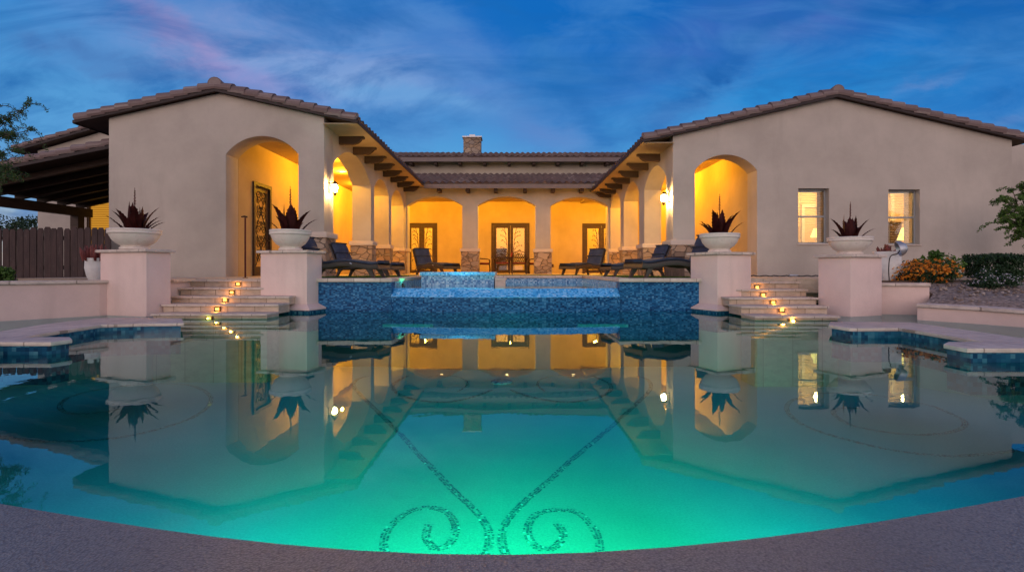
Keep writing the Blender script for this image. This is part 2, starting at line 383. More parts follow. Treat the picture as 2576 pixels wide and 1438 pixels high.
# ------------------------------------------------------------------ mesh builder
class MB:
    def __init__(self):
        self.bm = bmesh.new()
    def face(self, pts):
        vs = [self.bm.verts.new(p) for p in pts]
        return self.bm.faces.new(vs)
    def box(self, x0, x1, y0, y1, z0, z1, rot=None):
        pts = [Vector((x, y, z)) for z in (z0, z1) for y in (y0, y1) for x in (x0, x1)]
        if rot is not None:
            pts = [rot @ p for p in pts]
        v = [self.bm.verts.new(p) for p in pts]
        for f in ((0, 2, 3, 1), (4, 5, 7, 6), (0, 1, 5, 4), (2, 6, 7, 3), (0, 4, 6, 2), (1, 3, 7, 5)):
            self.bm.faces.new([v[i] for i in f])
        return self
    def prism(self, base, off):
        """base: closed 3-D polygon, swept by off"""
        off = Vector(off)
        a = [self.bm.verts.new(p) for p in base]
        b = [self.bm.verts.new(Vector(p) + off) for p in base]
        n = len(a)
        f1 = self.bm.faces.new(a); f2 = self.bm.faces.new(list(reversed(b)))
        for i in range(n):
            self.bm.faces.new((a[i], b[i], b[(i + 1) % n], a[(i + 1) % n]))
        f1.normal_update(); f2.normal_update()
        bmesh.ops.triangulate(self.bm, faces=[f for f in (f1, f2) if len(f.verts) > 4])
        return self
    def holed(self, outline, holes, off):
        off = Vector(off)
        edges, loops = [], []
        for loop in [outline] + holes:
            vs = [self.bm.verts.new(p) for p in loop]
            loops.append(vs)
            for i in range(len(vs)):
                edges.append(self.bm.edges.new((vs[i], vs[(i + 1) % len(vs)])))
        r = bmesh.ops.triangle_fill(self.bm, use_beauty=True, use_dissolve=False, edges=edges)
        faces = [g for g in r['geom'] if isinstance(g, bmesh.types.BMFace)]
        mp = {}
        for vs in loops:
            for v in vs:
                mp[v] = self.bm.verts.new(v.co + off)
        for f in faces:
            self.bm.faces.new([mp[v] for v in reversed(f.verts)])
        for vs in loops:
            n = len(vs)
            for i in range(n):
                a, b = vs[i], vs[(i + 1) % n]
                self.bm.faces.new((a, mp[a], mp[b], b))
        return self
    def tube(self, pts, rad, seg=8, cap=True, flat=None):
        pts = [Vector(p) for p in pts]
        n = len(pts)
        rads = rad if isinstance(rad, (list, tuple)) else [rad] * n
        rings = []
        t = (pts[1] - pts[0]).normalized()
        up = Vector((0, 0, 1)) if abs(t.z) < 0.9 else Vector((1, 0, 0))
        nrm = (up - t * up.dot(t)).normalized()
        for i in range(n):
            if i == 0: t = pts[1] - pts[0]
            elif i == n - 1: t = pts[-1] - pts[-2]
            else: t = (pts[i + 1] - pts[i - 1])
            if t.length < 1e-9: t = Vector((0, 0, 1))
            t.normalize()
            nrm = nrm - t * nrm.dot(t)
            if nrm.length < 1e-6: nrm = t.orthogonal()
            nrm.normalize()
            bn = t.cross(nrm)
            ring = []
            for k in range(seg):
                a = 2 * math.pi * k / seg
                s = flat if flat else 1.0
                ring.append(self.bm.verts.new(pts[i] + (nrm * math.cos(a) + bn * math.sin(a) * s) * rads[i]))
            rings.append(ring)
        for i in range(n - 1):
            for k in range(seg):
                self.bm.faces.new((rings[i][k], rings[i][(k + 1) % seg], rings[i + 1][(k + 1) % seg], rings[i + 1][k]))
        if cap:
            self.bm.faces.new(list(reversed(rings[0]))); self.bm.faces.new(rings[-1])
        return self
    def lathe(self, prof, c=(0, 0, 0), seg=32, capb=True, capt=True):
        c = Vector(c)
        rings = []
        for r, z in prof:
            rings.append([self.bm.verts.new(c + Vector((r * math.cos(2 * math.pi * k / seg), r * math.sin(2 * math.pi * k / seg), z))) for k in range(seg)])
        for i in range(len(rings) - 1):
            for k in range(seg):
                self.bm.faces.new((rings[i][k], rings[i][(k + 1) % seg], rings[i + 1][(k + 1) % seg], rings[i + 1][k]))
        if capb: self.bm.faces.new(list(reversed(rings[0])))
        if capt: self.bm.faces.new(rings[-1])
        return self
    def grid(self, fn, nu, nv):
        vs = [[self.bm.verts.new(fn(i / nu, j / nv)) for i in range(nu + 1)] for j in range(nv + 1)]
        for j in range(nv):
            for i in range(nu):
                self.bm.faces.new((vs[j][i], vs[j][i + 1], vs[j + 1][i + 1], vs[j + 1][i]))
        return vs
    def leaf(self, c, a, b):
        c = Vector(c)
        v = [self.bm.verts.new(p) for p in (c - a, c - b * 0.5 + a * 0.1, c + a, c + b * 0.5 + a * 0.1)]
        self.bm.faces.new(v)
    def bevel(self, w=0.01, seg=2, ang=40):
        bm = self.bm
        bm.normal_update()
        bmesh.ops.remove_doubles(bm, verts=bm.verts, dist=1e-5)
        es = [e for e in bm.edges if len(e.link_faces) == 2 and e.calc_face_angle(0) > R(ang)]
        bmesh.ops.bevel(bm, geom=es, offset=w, segments=seg, affect='EDGES', profile=0.6, clamp_overlap=True)
        return self
    def build(self, name, mat, parent=None, smooth=False, world=True, fixn=True):
        me = bpy.data.meshes.new(name)
        if fixn:
            bmesh.ops.recalc_face_normals(self.bm, faces=self.bm.faces)
        if smooth:
            for f in self.bm.faces: f.smooth = True
            if smooth != 'all':
                self.bm.normal_update()
                for e in self.bm.edges:
                    if len(e.link_faces) == 2 and e.calc_face_angle(0) > R(24): e.smooth = False
        self.bm.to_mesh(me); self.bm.free()
        o = bpy.data.objects.new(name, me)
        col.objects.link(o)
        me.materials.append(M[mat] if isinstance(mat, str) else mat)
        if parent is not None:
            o.parent = parent
            if world:
                o.matrix_parent_inverse = abs_matrix(parent).inverted()
        return o

def abs_matrix(o):
    m = Matrix.LocRotScale(o.location, o.rotation_euler, o.scale)
    if o.parent: m = abs_matrix(o.parent) @ o.matrix_parent_inverse @ m
    return m

def tag(o, label=None, cat=None, group=None, kind=None):
    if label: o['label'] = label
    if cat: o['category'] = cat
    if group: o['group'] = group
    if kind: o['kind'] = kind
    return o

def thing(name, label, cat, loc=(0, 0, 0), rz=0.0, group=None):
    o = bpy.data.objects.new(name, None)
    o.empty_display_size = 0.2
    col.objects.link(o)
    o.location = loc; o.rotation_euler = (0, 0, rz)
    return tag(o, label, cat, group)

def copy_tree(o, parent=None):
    c = o.copy(); col.objects.link(c)
    if parent is not None: c.parent = parent
    for ch in list(o.children): copy_tree(ch, c)
    return c

def struct(o): o['kind'] = 'structure'; return o

def arc(u0, u1, zs, za, n=20):
    """segmental arch from (u0,zs) over the crown za to (u1,zs)"""
    w = (u1 - u0) / 2; h = za - zs
    r = (w * w + h * h) / (2 * h); cz = za - r; cu = (u0 + u1) / 2
    a0 = math.atan2(zs - cz, -w); a1 = math.atan2(zs - cz, w)
    if abs(h - w) < 1e-4: a0, a1 = math.pi, 0
    return [(cu + r * math.cos(a0 + (a1 - a0) * i / n), cz + r * math.sin(a0 + (a1 - a0) * i / n)) for i in range(n + 1)]

def smooth_line(pts, n=8):
    out = []
    pts = [Vector(p) for p in pts]
    for i in range(len(pts) - 1):
        p0 = pts[max(i - 1, 0)]; p1 = pts[i]; p2 = pts[i + 1]; p3 = pts[min(i + 2, len(pts) - 1)]
        for k in range(n):
            t = k / n
            out.append(0.5 * ((2 * p1) + (p2 - p0) * t + (2 * p0 - 5 * p1 + 4 * p2 - p3) * t * t + (3 * p1 - p0 - 3 * p2 + p3) * t ** 3))
    out.append(pts[-1])
    return out

def plight(name, loc, power, color, r=.06, typ='POINT', spot=None, rot=None, blend=.6):
    l = bpy.data.lights.new(name, typ); l.energy = power; l.color = color
    if typ in ('POINT', 'SPOT'): l.shadow_soft_size = r
    if typ == 'SPOT': l.spot_size = spot; l.spot_blend = blend
    o = bpy.data.objects.new(name, l); col.objects.link(o); o.location = loc
    if rot: o.rotation_euler = rot
    return o

# ================================================================== THE POOL
DECK = 0.55
near = smooth_line([(-7.5, 5.6, 0), (-6.6, 4.4, 0), (-4.6, 3.05, 0), (-3.0, 2.15, 0), (-1.53, 1.60, 0), (0, 1.312, 0), (1.6, 1.66, 0), (3.0, 2.25, 0), (4.6, 3.15, 0), (6.6, 4.5, 0), (7.6, 5.6, 0)], 8)
outline = [(p.x, p.y) for p in near] + [(7.6, 9.8), (-7.5, 9.8)]
FLOORZ = -0.95
b = MB()
b.prism([(x, y, FLOORZ) for x, y in outline], (0, 0, -0.1))
n = len(near)
for i in range(n - 1):
    p, q = near[i], near[i + 1]
    b.face([(p.x, p.y, FLOORZ), (q.x, q.y, FLOORZ), (q.x, q.y, -0.012), (p.x, p.y, -0.012)])
basin = struct(b.build('pool_basin', 'plaster', fixn=False))
b = MB(); b.face([(x, y, 0) for x, y in outline])
w = b.build('pool_water', 'water'); struct(w)
w['label'] = 'still teal water of the lower pool mirroring the house'

# scroll mosaics laid into the floor
def to_floor(x, y):
    d = (CZ - FLOORZ) * F / (y - HZ)
    return Vector(((x - CX) * d / F, d, FLOORZ + 0.004))
def ribbon(pix, wid=3, tile=0.020):
    pts = smooth_line([to_floor(x, y) for x, y in pix], 10)
    # resample
    res = [pts[0]]; acc = 0
    step = tile
    last = pts[0]
    for p in pts[1:]:
        while (p - last).length >= step:
            last = last + (p - last).normalized() * step
            res.append(last.copy())
    b = MB()
    for i in range(1, len(res) - 1):
        t = (res[i + 1] - res[i - 1]).normalized(); nn = Vector((-t.y, t.x, 0))
        for k in range(wid):
            if random.random() < .10: continue
            c = res[i] + nn * ((k - (wid - 1) / 2) * tile) + Vector((random.gauss(0, .0015), random.gauss(0, .0015), random.random() * 0.002))
            ta = t.copy(); ta.rotate(Matrix.Rotation(random.gauss(0, .10), 3, 'Z')); na = Vector((-ta.y, ta.x, 0))
            h = tile * 0.38 * random.uniform(0.8, 1.1)
            tl = Vector((0, 0, random.gauss(0, 0.0015)))
            b.face([c - ta * h - na * h, c + ta * h - na * h + tl, c + ta * h + na * h + tl, c - ta * h + na * h])
    return b.build('scroll_mosaic', 'ribbon', basin, fixn=False)
ribbon([(1080, 1317), (1071, 1352), (1098, 1381), (1133, 1365), (1146, 1325), (1124, 1290), (1080, 1277), (1032, 1286), (985, 1321), (965, 1361), (974, 1400), (1010, 1440), (1090, 1470), (1170, 1450), (1220, 1398), (1231, 1352), (1220, 1316), (1186, 1276), (1138, 1232), (1093, 1183), (1053, 1144), (1014, 1099), (983, 1068), (938, 1024), (903, 989), (890, 971), (898, 955), (930, 945)])
ribbon([(1398, 1316), (1418, 1347), (1385, 1383), (1341, 1369), (1327, 1330), (1350, 1294), (1403, 1283), (1456, 1292), (1496, 1334), (1508, 1387), (1480, 1435), (1400, 1468), (1320, 1450), (1274, 1398), (1263, 1352), (1274, 1312), (1323, 1259), (1380, 1210), (1438, 1157), (1491, 1113), (1553, 1060), (1602, 1015), (1633, 984), (1637, 967), (1626, 953), (1600, 945)])
ribbon([(-80, 1085), (57, 1106), (177, 1110), (310, 1099), (421, 1073), (496, 1044), (529, 1013), (522, 989), (470, 968), (360, 966), (248, 980), (177, 998), (150, 1022), (177, 1040), (248, 1038), (305, 1028)])
ribbon([(2640, 1110), (2560, 1132), (2483, 1142), (2385, 1147), (2268, 1136), (2175, 1117), (2072, 1089), (2007, 1061), (1979, 1028), (1998, 1005), (2060, 990), (2170, 990), (2315, 1014), (2375, 1033), (2427, 1061), (2403, 1084), (2315, 1094), (2208, 1084), (2133, 1066), (2096, 1038), (2120, 1026), (2170, 1028)])
ribbon([(1026, 945), (989, 967), (1000, 989), (1048, 1006), (1127, 1011), (1195, 997), (1238, 980)])
ribbon([(1490, 945), (1535, 967), (1528, 989), (1480, 1006), (1410, 1011), (1330, 997), (1284, 980)])
ribbon([(1075, 948), (1120, 944), (1160, 950), (1176, 967), (1150, 985)], 2)
ribbon([(1455, 948), (1420, 944), (1370, 950), (1352, 967), (1372, 985)], 2)
c = to_floor(1262, 962)
b = MB(); b.lathe([(0.16, 0), (0.16, 0.02), (0.13, 0.03)], c, 24)
b.build('drain_cover', 'spa', basin, smooth=True)

# near coping: rough wet pebble concrete that laps the foot of the camera
b = MB()
ring_out = [(-40, 5.6), (-40, -30), (40, -30), (40, 5.6)]
pts = [(p.x, p.y, 0.006) for p in near] + [(40, 5.6, 0.006), (40, -30, 0.006), (-40, -30, 0.006), (-40, 5.6, 0.006)]
f = b.face(pts); f.normal_update()
bmesh.ops.triangulate(b.bm, faces=[f])
for i in range(len(near) - 1):
    p, q = near[i], near[i + 1]
    b.face([(p.x, p.y, 0.006), (q.x, q.y, 0.006), (q.x, q.y, -0.012), (p.x, p.y, -0.012)])
o = b.build('pool_deck', 'deck'); struct(o)

# far ground, reaching the horizon, under everything
b = MB()
for (x0, x1, y0, y1) in ((-600, 600, -600, -30), (-600, -40, -30, 5.6), (40, 600, -30, 5.6), (-600, -7.5, 5.6, 9.8), (7.6, 600, 5.6, 9.8), (-600, 600, 9.8, 900)):
    b.face([(x0, y0, -0.06), (x1, y0, -0.06), (x1, y1, -0.06), (x0, y1, -0.06)])
struct(b.build('ground', 'desert'))

# raised ledges / copings at the pool's left and right
def ledge(name, pts, mat_top='coping', z=0.10, label=None):
    """a coping strip: pts front (water side) then back, plan coordinates"""
    t = thing(name, label, 'pool coping', (pts[0][0], pts[0][1], 0))
    b = MB(); b.prism([(x, y, z - 0.035) for x, y in pts], (0, 0, 0.035)); b.bevel(0.008, 2)
    b.build('stone_coping', mat_top, t, smooth=True)
    # tile band a little behind the coping edge
    cx_ = sum(p[0] for p in pts) / len(pts); cy_ = sum(p[1] for p in pts) / len(pts)
    pp = []
    for x, y in pts:
        v = Vector((cx_ - x, cy_ - y)); l = v.length; v = v / l
        pp.append((x + v.x * 0.03, y + v.y * 0.03))
    b = MB(); b.prism([(x, y, -0.25) for x, y in pp], (0, 0, 0.25 + z - 0.035))
    b.build('tile_band', 'band', t)
    return t
def G(x, y, z=0.10):
    d = (CZ - z) * F / (y - HZ)
    return ((x - CX) * d / F, d)
ledge('pool_coping', [G(-420, 945), G(-120, 884), G(-20, 864), G(110, 838), G(255, 816), G(345, 813.5), G(462, 812), G(458, 800.5), G(330, 798), G(240, 800), G(110, 815), G(-20, 836), G(-120, 850), G(-420, 905)],
      label='long pale coping with blue tile along the left water edge')
ledge('pool_coping', [G(-900, 862), G(128, 862), G(182, 855), G(176, 849), G(-900, 850)], z=0.107, label='short coping slab jutting in at the far left of the water')
ledge('pool_coping', [G(2085, 817), G(2137, 825), G(2262, 824), G(2380, 843), G(2472, 858), G(2700, 893), G(3050, 950), G(3050, 915), G(2700, 868), G(2576, 850), G(2420, 828), G(2290, 810), G(2200, 809), G(2088, 809)],
      label='long pale coping with blue tile along the right water edge')
ledge('pool_coping', [G(2373, 867), G(2433, 878), G(3400, 878), G(3400, 860), G(2385, 861)], z=0.107, label='short coping slab jutting in at the far right of the water')

# mosaic wall with the overflow lip
t = thing('mosaic_wall', 'blue glass mosaic retaining wall with bowed overflow lip', 'mosaic wall', (0, 9.2, 0))
XL, XR = -2.07, 1.85
b = MB()
b.box(-4.3, XL, 9.22, 9.5, -1.1, 0.50)
b.box(XR, 3.6, 9.22, 9.5, -1.1, 0.50)
N = 24
def bow(x):
    u = (x - (XL + XR) / 2) / ((XR - XL) / 2)
    return 9.18 - 0.30 * (1 - u * u)
front = []
for i in range(N + 1):
    x = XL + (XR - XL) * i / N
    front.append((x, bow(x)))
b.prism([(x, y, -1.1) for x, y in front] + [(XR, 9.45, -1.1), (XL, 9.45, -1.1)], (0, 0, 1.35))
mb_ = b.bm
g_ = bmesh.ops.bisect_plane(mb_, geom=list(mb_.verts) + list(mb_.edges) + list(mb_.faces), plane_co=(0, 0, -0.14), plane_no=(0, 0, 1), clear_inner=True)
b.build('mosaic_face', 'mosaic', t)
b = MB(); b.box(-4.3, XL, 9.225, 9.5, -1.1, -0.13); b.box(XR, 3.6, 9.225, 9.5, -1.1, -0.13)
b.prism([(x, y + .005, -1.1) for x, y in front] + [(XR, 9.45, -1.1), (XL, 9.45, -1.1)], (0, 0, 0.97))
b.build('submerged_wall', mottled('deep_blue_wall_tile', (0.006, 0.035, 0.075), (0.012, 0.06, 0.11), 3, 0.5, 0.1, 40), t)
b = MB()
for i in range(N):
    (x0, y0), (x1, y1) = front[i], front[i + 1]
    zz = 0.256
    b.face([(x0, y0 - 0.004, zz), (x1, y1 - 0.004, zz), (x1, y1 + 0.24, 0.392), (x0, y0 + 0.24, 0.392)])
    b.face([(x0, y0 + 0.24, 0.392), (x1, y1 + 0.24, 0.392), (x1, y1 + 0.32, 0.380), (x0, y0 + 0.32, 0.380)])
    b.face([(x0, y0 + 0.32, 0.380), (x1, y1 + 0.32, 0.380), (x1, y1 + 0.32, 0.0), (x0, y0 + 0.32, 0.0)])
    b.face([(x0, y0 - 0.004, zz), (x1, y1 - 0.004, zz), (x1, y1 - 0.004, 0.2515), (x0, y0 - 0.004, 0.2515)])
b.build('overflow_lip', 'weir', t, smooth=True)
b = MB()
b.box(-4.3, XL + 0.02, 9.16, 9.62, 0.502, 0.565); b.box(XR - 0.02, 3.6, 9.16, 9.62, 0.502, 0.565)
b.bevel(0.012, 2)
b.build('coping', 'coping', t, smooth=True)

# upper pool: basin, water, side walls
b = MB()
b.box(XL - 0.1, XR + 0.1, 9.0, 14.3, -0.25, -0.2)
o = struct(b.build('upper_pool_basin', 'plaster'))
b = MB(); b.box(XL - 0.12, XL, 9.5, 14.0, -0.2, 0.50); b.box(XR, XR + 0.12, 9.5, 14.0, -0.2, 0.50); b.box(XL, XR, 14.0, 14.12, -0.2, 0.50)
b.build('basin_wall', 'spa', o)
b = MB()
b.box(XL - 0.32, XL + 0.02, 9.62, 14.3, 0.502, 0.563); b.box(XR - 0.02, XR + 0.32, 9.62, 14.3, 0.502, 0.563); b.box(XL + 0.02, XR - 0.02, 13.97, 14.3, 0.502, 0.563)
b.bevel(0.01, 2)
b.build('coping', 'coping', o, smooth=True)
b = MB(); b.box(XL - 0.02 + 0.12, XL + 0.10 + 0.02, 9.58, 9.72, 0.40, 0.47); 
b.build('skimmer_mouth', 'iron', o)
b = MB(); b.face([(XL, 9.40, 0.386), (XR, 9.40, 0.386), (XR, 14.0, 0.386), (XL, 14.0, 0.386)])
o = struct(b.build('upper_pool_water', 'water2'))

# raised spa
t = thing('raised_spa', 'raised mosaic spa box standing in the upper pool', 'spa', (-1.0, 11.5, 0.3))
b = MB()
sx0, sx1, sy0, sy1 = PX(1060, 10.8), PX(1243, 10.8), 10.8, 12.4
outer = [(sx0, sy0 + 0.12), (sx0 + 0.12, sy0), (sx1, sy0), (sx1, sy1), (sx0, sy1)]
b.box(sx0, sx1, sy0, sy0 + 0.22, -0.2, 0.60); b.box(sx0, sx0 + 0.22, sy0 + 0.22, sy1, -0.2, 0.60); b.box(sx1 - 0.22, sx1, sy0 + 0.22, sy1, -0.2, 0.60); b.box(sx0 + 0.22, sx1 - 0.22, sy1 - 0.22, sy1, -0.2, 0.60)
b.build('spa_shell', 'spa', t)
b = MB()
b.box(sx0 - 0.03, sx1 + 0.02, sy0 - 0.03, sy0 + 0.25, 0.60, 0.668); b.box(sx0 - 0.03, sx0 + 0.25, sy0 + 0.25, sy1, 0.60, 0.668); b.box(sx1 - 0.25, sx1 + 0.02, sy0 + 0.25, sy1, 0.60, 0.668); b.box(sx0 + 0.25, sx1 - 0.25, sy1 - 0.25, sy1, 0.60, 0.668)
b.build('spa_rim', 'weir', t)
b = MB(); b.box(sx1 + 0.02, sx1 + 0.22, sy0 - 0.06, sy0 + 0.9, -0.2, 0.50); b.box(sx1 + 0.02, sx1 + 0.24, sy0 - 0.08, sy0 + 0.92, 0.50, 0.55)
b.build('spill_step', 'coping', t)
b = MB(); b.face([(sx0 + 0.22, sy0 + 0.22, 0.59), (sx1 - 0.22, sy0 + 0.22, 0.59), (sx1 - 0.22, sy1 - 0.22, 0.59), (sx0 + 0.22, sy1 - 0.22, 0.59)])
b.build('spa_water', 'water2', t)

# ================================================================== TERRACES
b = MB()
b.box(-6.6, XL - 0.32, 9.62, 29, 0.3, DECK); b.box(XR + 0.32, 6.4, 9.62, 29, 0.3, DECK); b.box(XL - 0.32, XR + 0.32, 14.3, 29, 0.3, DECK)
struct(b.build('patio', 'trav'))
b = MB(); b.box(-9.6, -6.6, 10.4, 12.42, 0.0, DECK - 0.002); b.box(-6.6, -5.72, 9.9, 12.42, 0.0, DECK - 0.002)
b.box(6.4, 12.5, 10.4, 13.42, 0.0, DECK - 0.002)
struct(b.build('terrace', 'trav'))
b = MB(); b.prism([(-60, 3, .5), (-9.6, 4.6, .5), (-7.25, 7.55, .5), (-6.55, 8.5, .5), (-6.3, 8.75, .5), (-6.3, 10.4, .5), (-60, 10.4, .5)], (0, 0, -1)); b.box(-60, -9.6, 10.4, 40, -0.5, 0.50)
b.box(5.85, 60, 9.35, 10.4, -0.5, 0.52); b.box(12.5, 60, 10.4, 40, -0.5, 0.52)
struct(b.build('planting_bed', 'soil'))
b = MB()
b.prism([(5.97, 7.75, .19), (6.28, 7.2, .19), (6.52, 6.7, .18), (6.95, 6.05, .175), (14, 6.1, .25), (14, 9.4, .52), (6.7, 9.4, .50), (6.62, 8.43, .34)], (0, 0, -0.6))
g0 = b.build('gravel_bed', 'gravel'); g0['kind'] = 'structure'
# loose stones on the gravel bed
b = MB()
for i in range(900):
    x = random.uniform(5.9, 10.5); y = random.uniform(7.4, 9.4)
    if x < 6.25 + max(0, 7.9 - y) * .55 or (y > 7.9 and x < 6.85): continue
    s = random.uniform(0.010, 0.032)
    z = 0.205 + (y - 7.2) * 0.13 + random.uniform(-0.01, 0.02)
    m = Matrix.Translation((x, y, z)) @ Matrix.Rotation(random.random() * 6, 4, 'Z') @ Matrix.Diagonal((s, s * random.uniform(.6, 1), s * .6, 1))
    bmesh.ops.create_icosphere(b.bm, subdivisions=1, radius=1, matrix=m)
tag(b.build('gravel', island_mat('loose_stone', [(0, (0.10, 0.075, 0.06)), (0.6, (0.24, 0.18, 0.14)), (1, (0.42, 0.35, 0.3))], 0.9)), 'loose brown gravel on the bed behind the right low wall', 'gravel', kind='stuff')

# artificial turf around the pool
b = MB()
for (x0, x1, y0, y1) in ((-4.1, XL - 0.36, 9.85, 17), (XR + 0.36, 3.8, 9.85, 17), (-2.4, 2.2, 14.4, 18)):
    b.box(x0, x1, y0, y1, DECK - 0.01, DECK + 0.006)
struct(b.build('turf', 'turfbase'))
b = MB()
for i in range(16000):
    r_ = random.random()
    if r_ < .38: x, y = random.uniform(-4.1, XL - .36), random.uniform(9.85, 13)
    elif r_ < .76: x, y = random.uniform(XR + .36, 3.8), random.uniform(9.85, 13)
    else: x, y = random.uniform(-2.4, 2.2), random.uniform(14.4, 15.5)
    h = random.uniform(.015, .04); a = random.random() * 6.28; ww = .006
    dx, dy = math.cos(a) * ww, math.sin(a) * ww
    b.face([(x - dx, y - dy, DECK), (x + dx, y + dy, DECK), (x + random.gauss(0, .01), y + random.gauss(0, .01), DECK + h)])
tag(b.build('grass', 'turf', fixn=False), 'short green turf strips on the patio beside the upper pool', 'grass', kind='stuff')

# retaining walls
def low_wall(name, label, pts, z0, z1, thick, cap=0.05, over=0.04, m='wall'):
    t = thing(name, label, 'wall', (pts[0][0], pts[0][1], 0))
    pts = [Vector((x, y, 0)) for x, y in pts]
    n = len(pts)
    def off(k):
        if k == 0: d = pts[1] - pts[0]
        elif k == n - 1: d = pts[-1] - pts[-2]
        else: d = (pts[k + 1] - pts[k]).normalized() + (pts[k] - pts[k - 1]).normalized()
        d.normalize(); return Vector((-d.y, d.x, 0))
    offs = [off(k) for k in range(n)]
    zz = z1 if isinstance(z1, (list, tuple)) else [z1] * n
    b = MB()
    for (ins, outs, za, zb) in ((0, thick, None, cap), ):
        for k in range(n - 1):
            a, c = pts[k], pts[k + 1]
            a2, c2 = a + offs[k] * thick, c + offs[k + 1] * thick
            b.face([(a.x, a.y, z0), (c.x, c.y, z0), (c.x, c.y, zz[k + 1] - cap), (a.x, a.y, zz[k] - cap)])
            b.face([(a2.x, a2.y, z0), (c2.x, c2.y, z0), (c2.x, c2.y, zz[k + 1] - cap), (a2.x, a2.y, zz[k] - cap)])
            if k == 0: b.face([(a.x, a.y, z0), (a2.x, a2.y, z0), (a2.x, a2.y, zz[k] - cap), (a.x, a.y, zz[k] - cap)])
            if k == n - 2: b.face([(c.x, c.y, z0), (c2.x, c2.y, z0), (c2.x, c2.y, zz[k + 1] - cap), (c.x, c.y, zz[k + 1] - cap)])
    b.build('wall_body', m, t)
    b = MB()
    ring = [[], [], [], []]
    for k in range(n):
        a = pts[k] - offs[k] * over; c = pts[k] + offs[k] * (thick + over)
        ring[0].append(b.bm.verts.new((a.x, a.y, zz[k] - cap))); ring[1].append(b.bm.verts.new((a.x, a.y, zz[k])))
        ring[2].append(b.bm.verts.new((c.x, c.y, zz[k]))); ring[3].append(b.bm.verts.new((c.x, c.y, zz[k] - cap)))
    for k in range(n - 1):
        for j in range(4):
            b.bm.faces.new((ring[j][k], ring[j][k + 1], ring[(j + 1) % 4][k + 1], ring[(j + 1) % 4][k]))
    b.bm.faces.new([ring[j][0] for j in range(4)]); b.bm.faces.new([ring[j][n - 1] for j in range(4)])
    b.bevel(0.008, 1)
    b.build('capstone', 'coping', t, smooth=True)
    return t
low_wall('retaining_wall', 'long low pink stucco wall in front of the dark picket fence', [(-8.9, 5.0), (-7.06, 7.4), (-6.38, 8.3), (-6.25, 8.6)], -1.1, 0.552, 0.28)
low_wall('retaining_wall', 'short pink stucco wall between the rightmost pier and the gravel bed', [(PX(2210, 8.6), 8.6), (PX(2338, 8.4), 8.4)], -1.1, 0.50, 0.3)
low_wall('retaining_wall', 'low curving stucco wall in front of the gravel bed', [(5.74, 7.6), (6.07, 7.05), (6.3, 6.6), (6.7, 6.1)], -1.1, [.232, .228, .215, .205], 0.26)
low_wall('retaining_wall', 'plain stucco stair wall beside the left outer pier', [(-5.66, 8.75), (-5.73, 9.95)], -1.1, 0.55, 0.3)
low_wall('retaining_wall', 'plain stucco stair wall beside the right outer pier', [(PX(2105, 9.95), 9.95), (PX(2105, 8.8)+.1, 8.8)], -1.1, 0.53, 0.3)

# stairs
def stair(side, label, xin, ends, ds, zs, lights):
    t = thing('stone_staircase', label, 'stairs', (xin, ds[0], 0))
    n = len(ds)
    for i in range(n):
        d0 = ds[i]; d1 = ds[i + 1] if i < n - 1 else 10.6
        xe = PX(ends[i], d0)
        a, c = min(xe, xin), max(xe, xin)
        b = MB()
        b.box(a, c, d0 + 0.025, d1 + 0.03, -1.1 if i == 0 else zs[i - 1] - 0.03, zs[i] - 0.032)
        s = b.build('step', 'step', t)
        b = MB(); b.box(a - 0.015, c + 0.015, d0 - 0.015, d1 + 0.02, zs[i] - 0.032, zs[i])
        b.bevel(0.008, 2)
        b.build('tread', 'coping', s, smooth=True)
        lx, ly = lights[i]
        c0 = P(lx, ly, d0 + 0.02); 
        zc = zs[i] - 0.068 if i else zs[0] - 0.02
        b = MB(); b.box(c0.x - 0.046, c0.x + 0.046, d0 + 0.004, d0 + 0.03, c0.z - 0.035, c0.z + 0.035)
        l = b.build('step_light', 'bronze', t)
        b = MB(); b.box(c0.x - 0.026, c0.x + 0.026, d0 - 0.003, d0 + 0.01, c0.z - 0.019, c0.z + 0.019)
        b.build('lens', 'steplens', l)
        plight('step_lamp', (c0.x, d0 - 0.03, c0.z - .005), 0.9, (1.0, .42, .06), .02)
    return t
stair(-1, 'travertine steps with small lights between the two left piers', -3.62, [382, 408, 429, 452, 473], [7.9, 8.3, 8.7, 9.1, 9.5], [.062, .177, .281, .407, .531], [(527, 800), (548, 777), (567, 754), (584, 735), (600, 714)])
stair(1, 'travertine steps with small lights between the two right piers', 3.45, [2110, 2083, 2056, 2030, 2012], [7.6, 8.05, 8.5, 8.95, 9.4], [.055, .165, .270, .385, .50], [(1991, 801), (1966, 779), (1944, 760), (1919, 741), (1904, 722)])
# floor slab closing the stairs' landings to the patio
b = MB(); b.box(-5.72, -4.3, 10.0, 12.42, 0.1, DECK - 0.003); b.box(3.6, 6.4, 9.9, 13.42, 0.1, DECK - 0.004)
struct(b.build('landing', 'trav'))

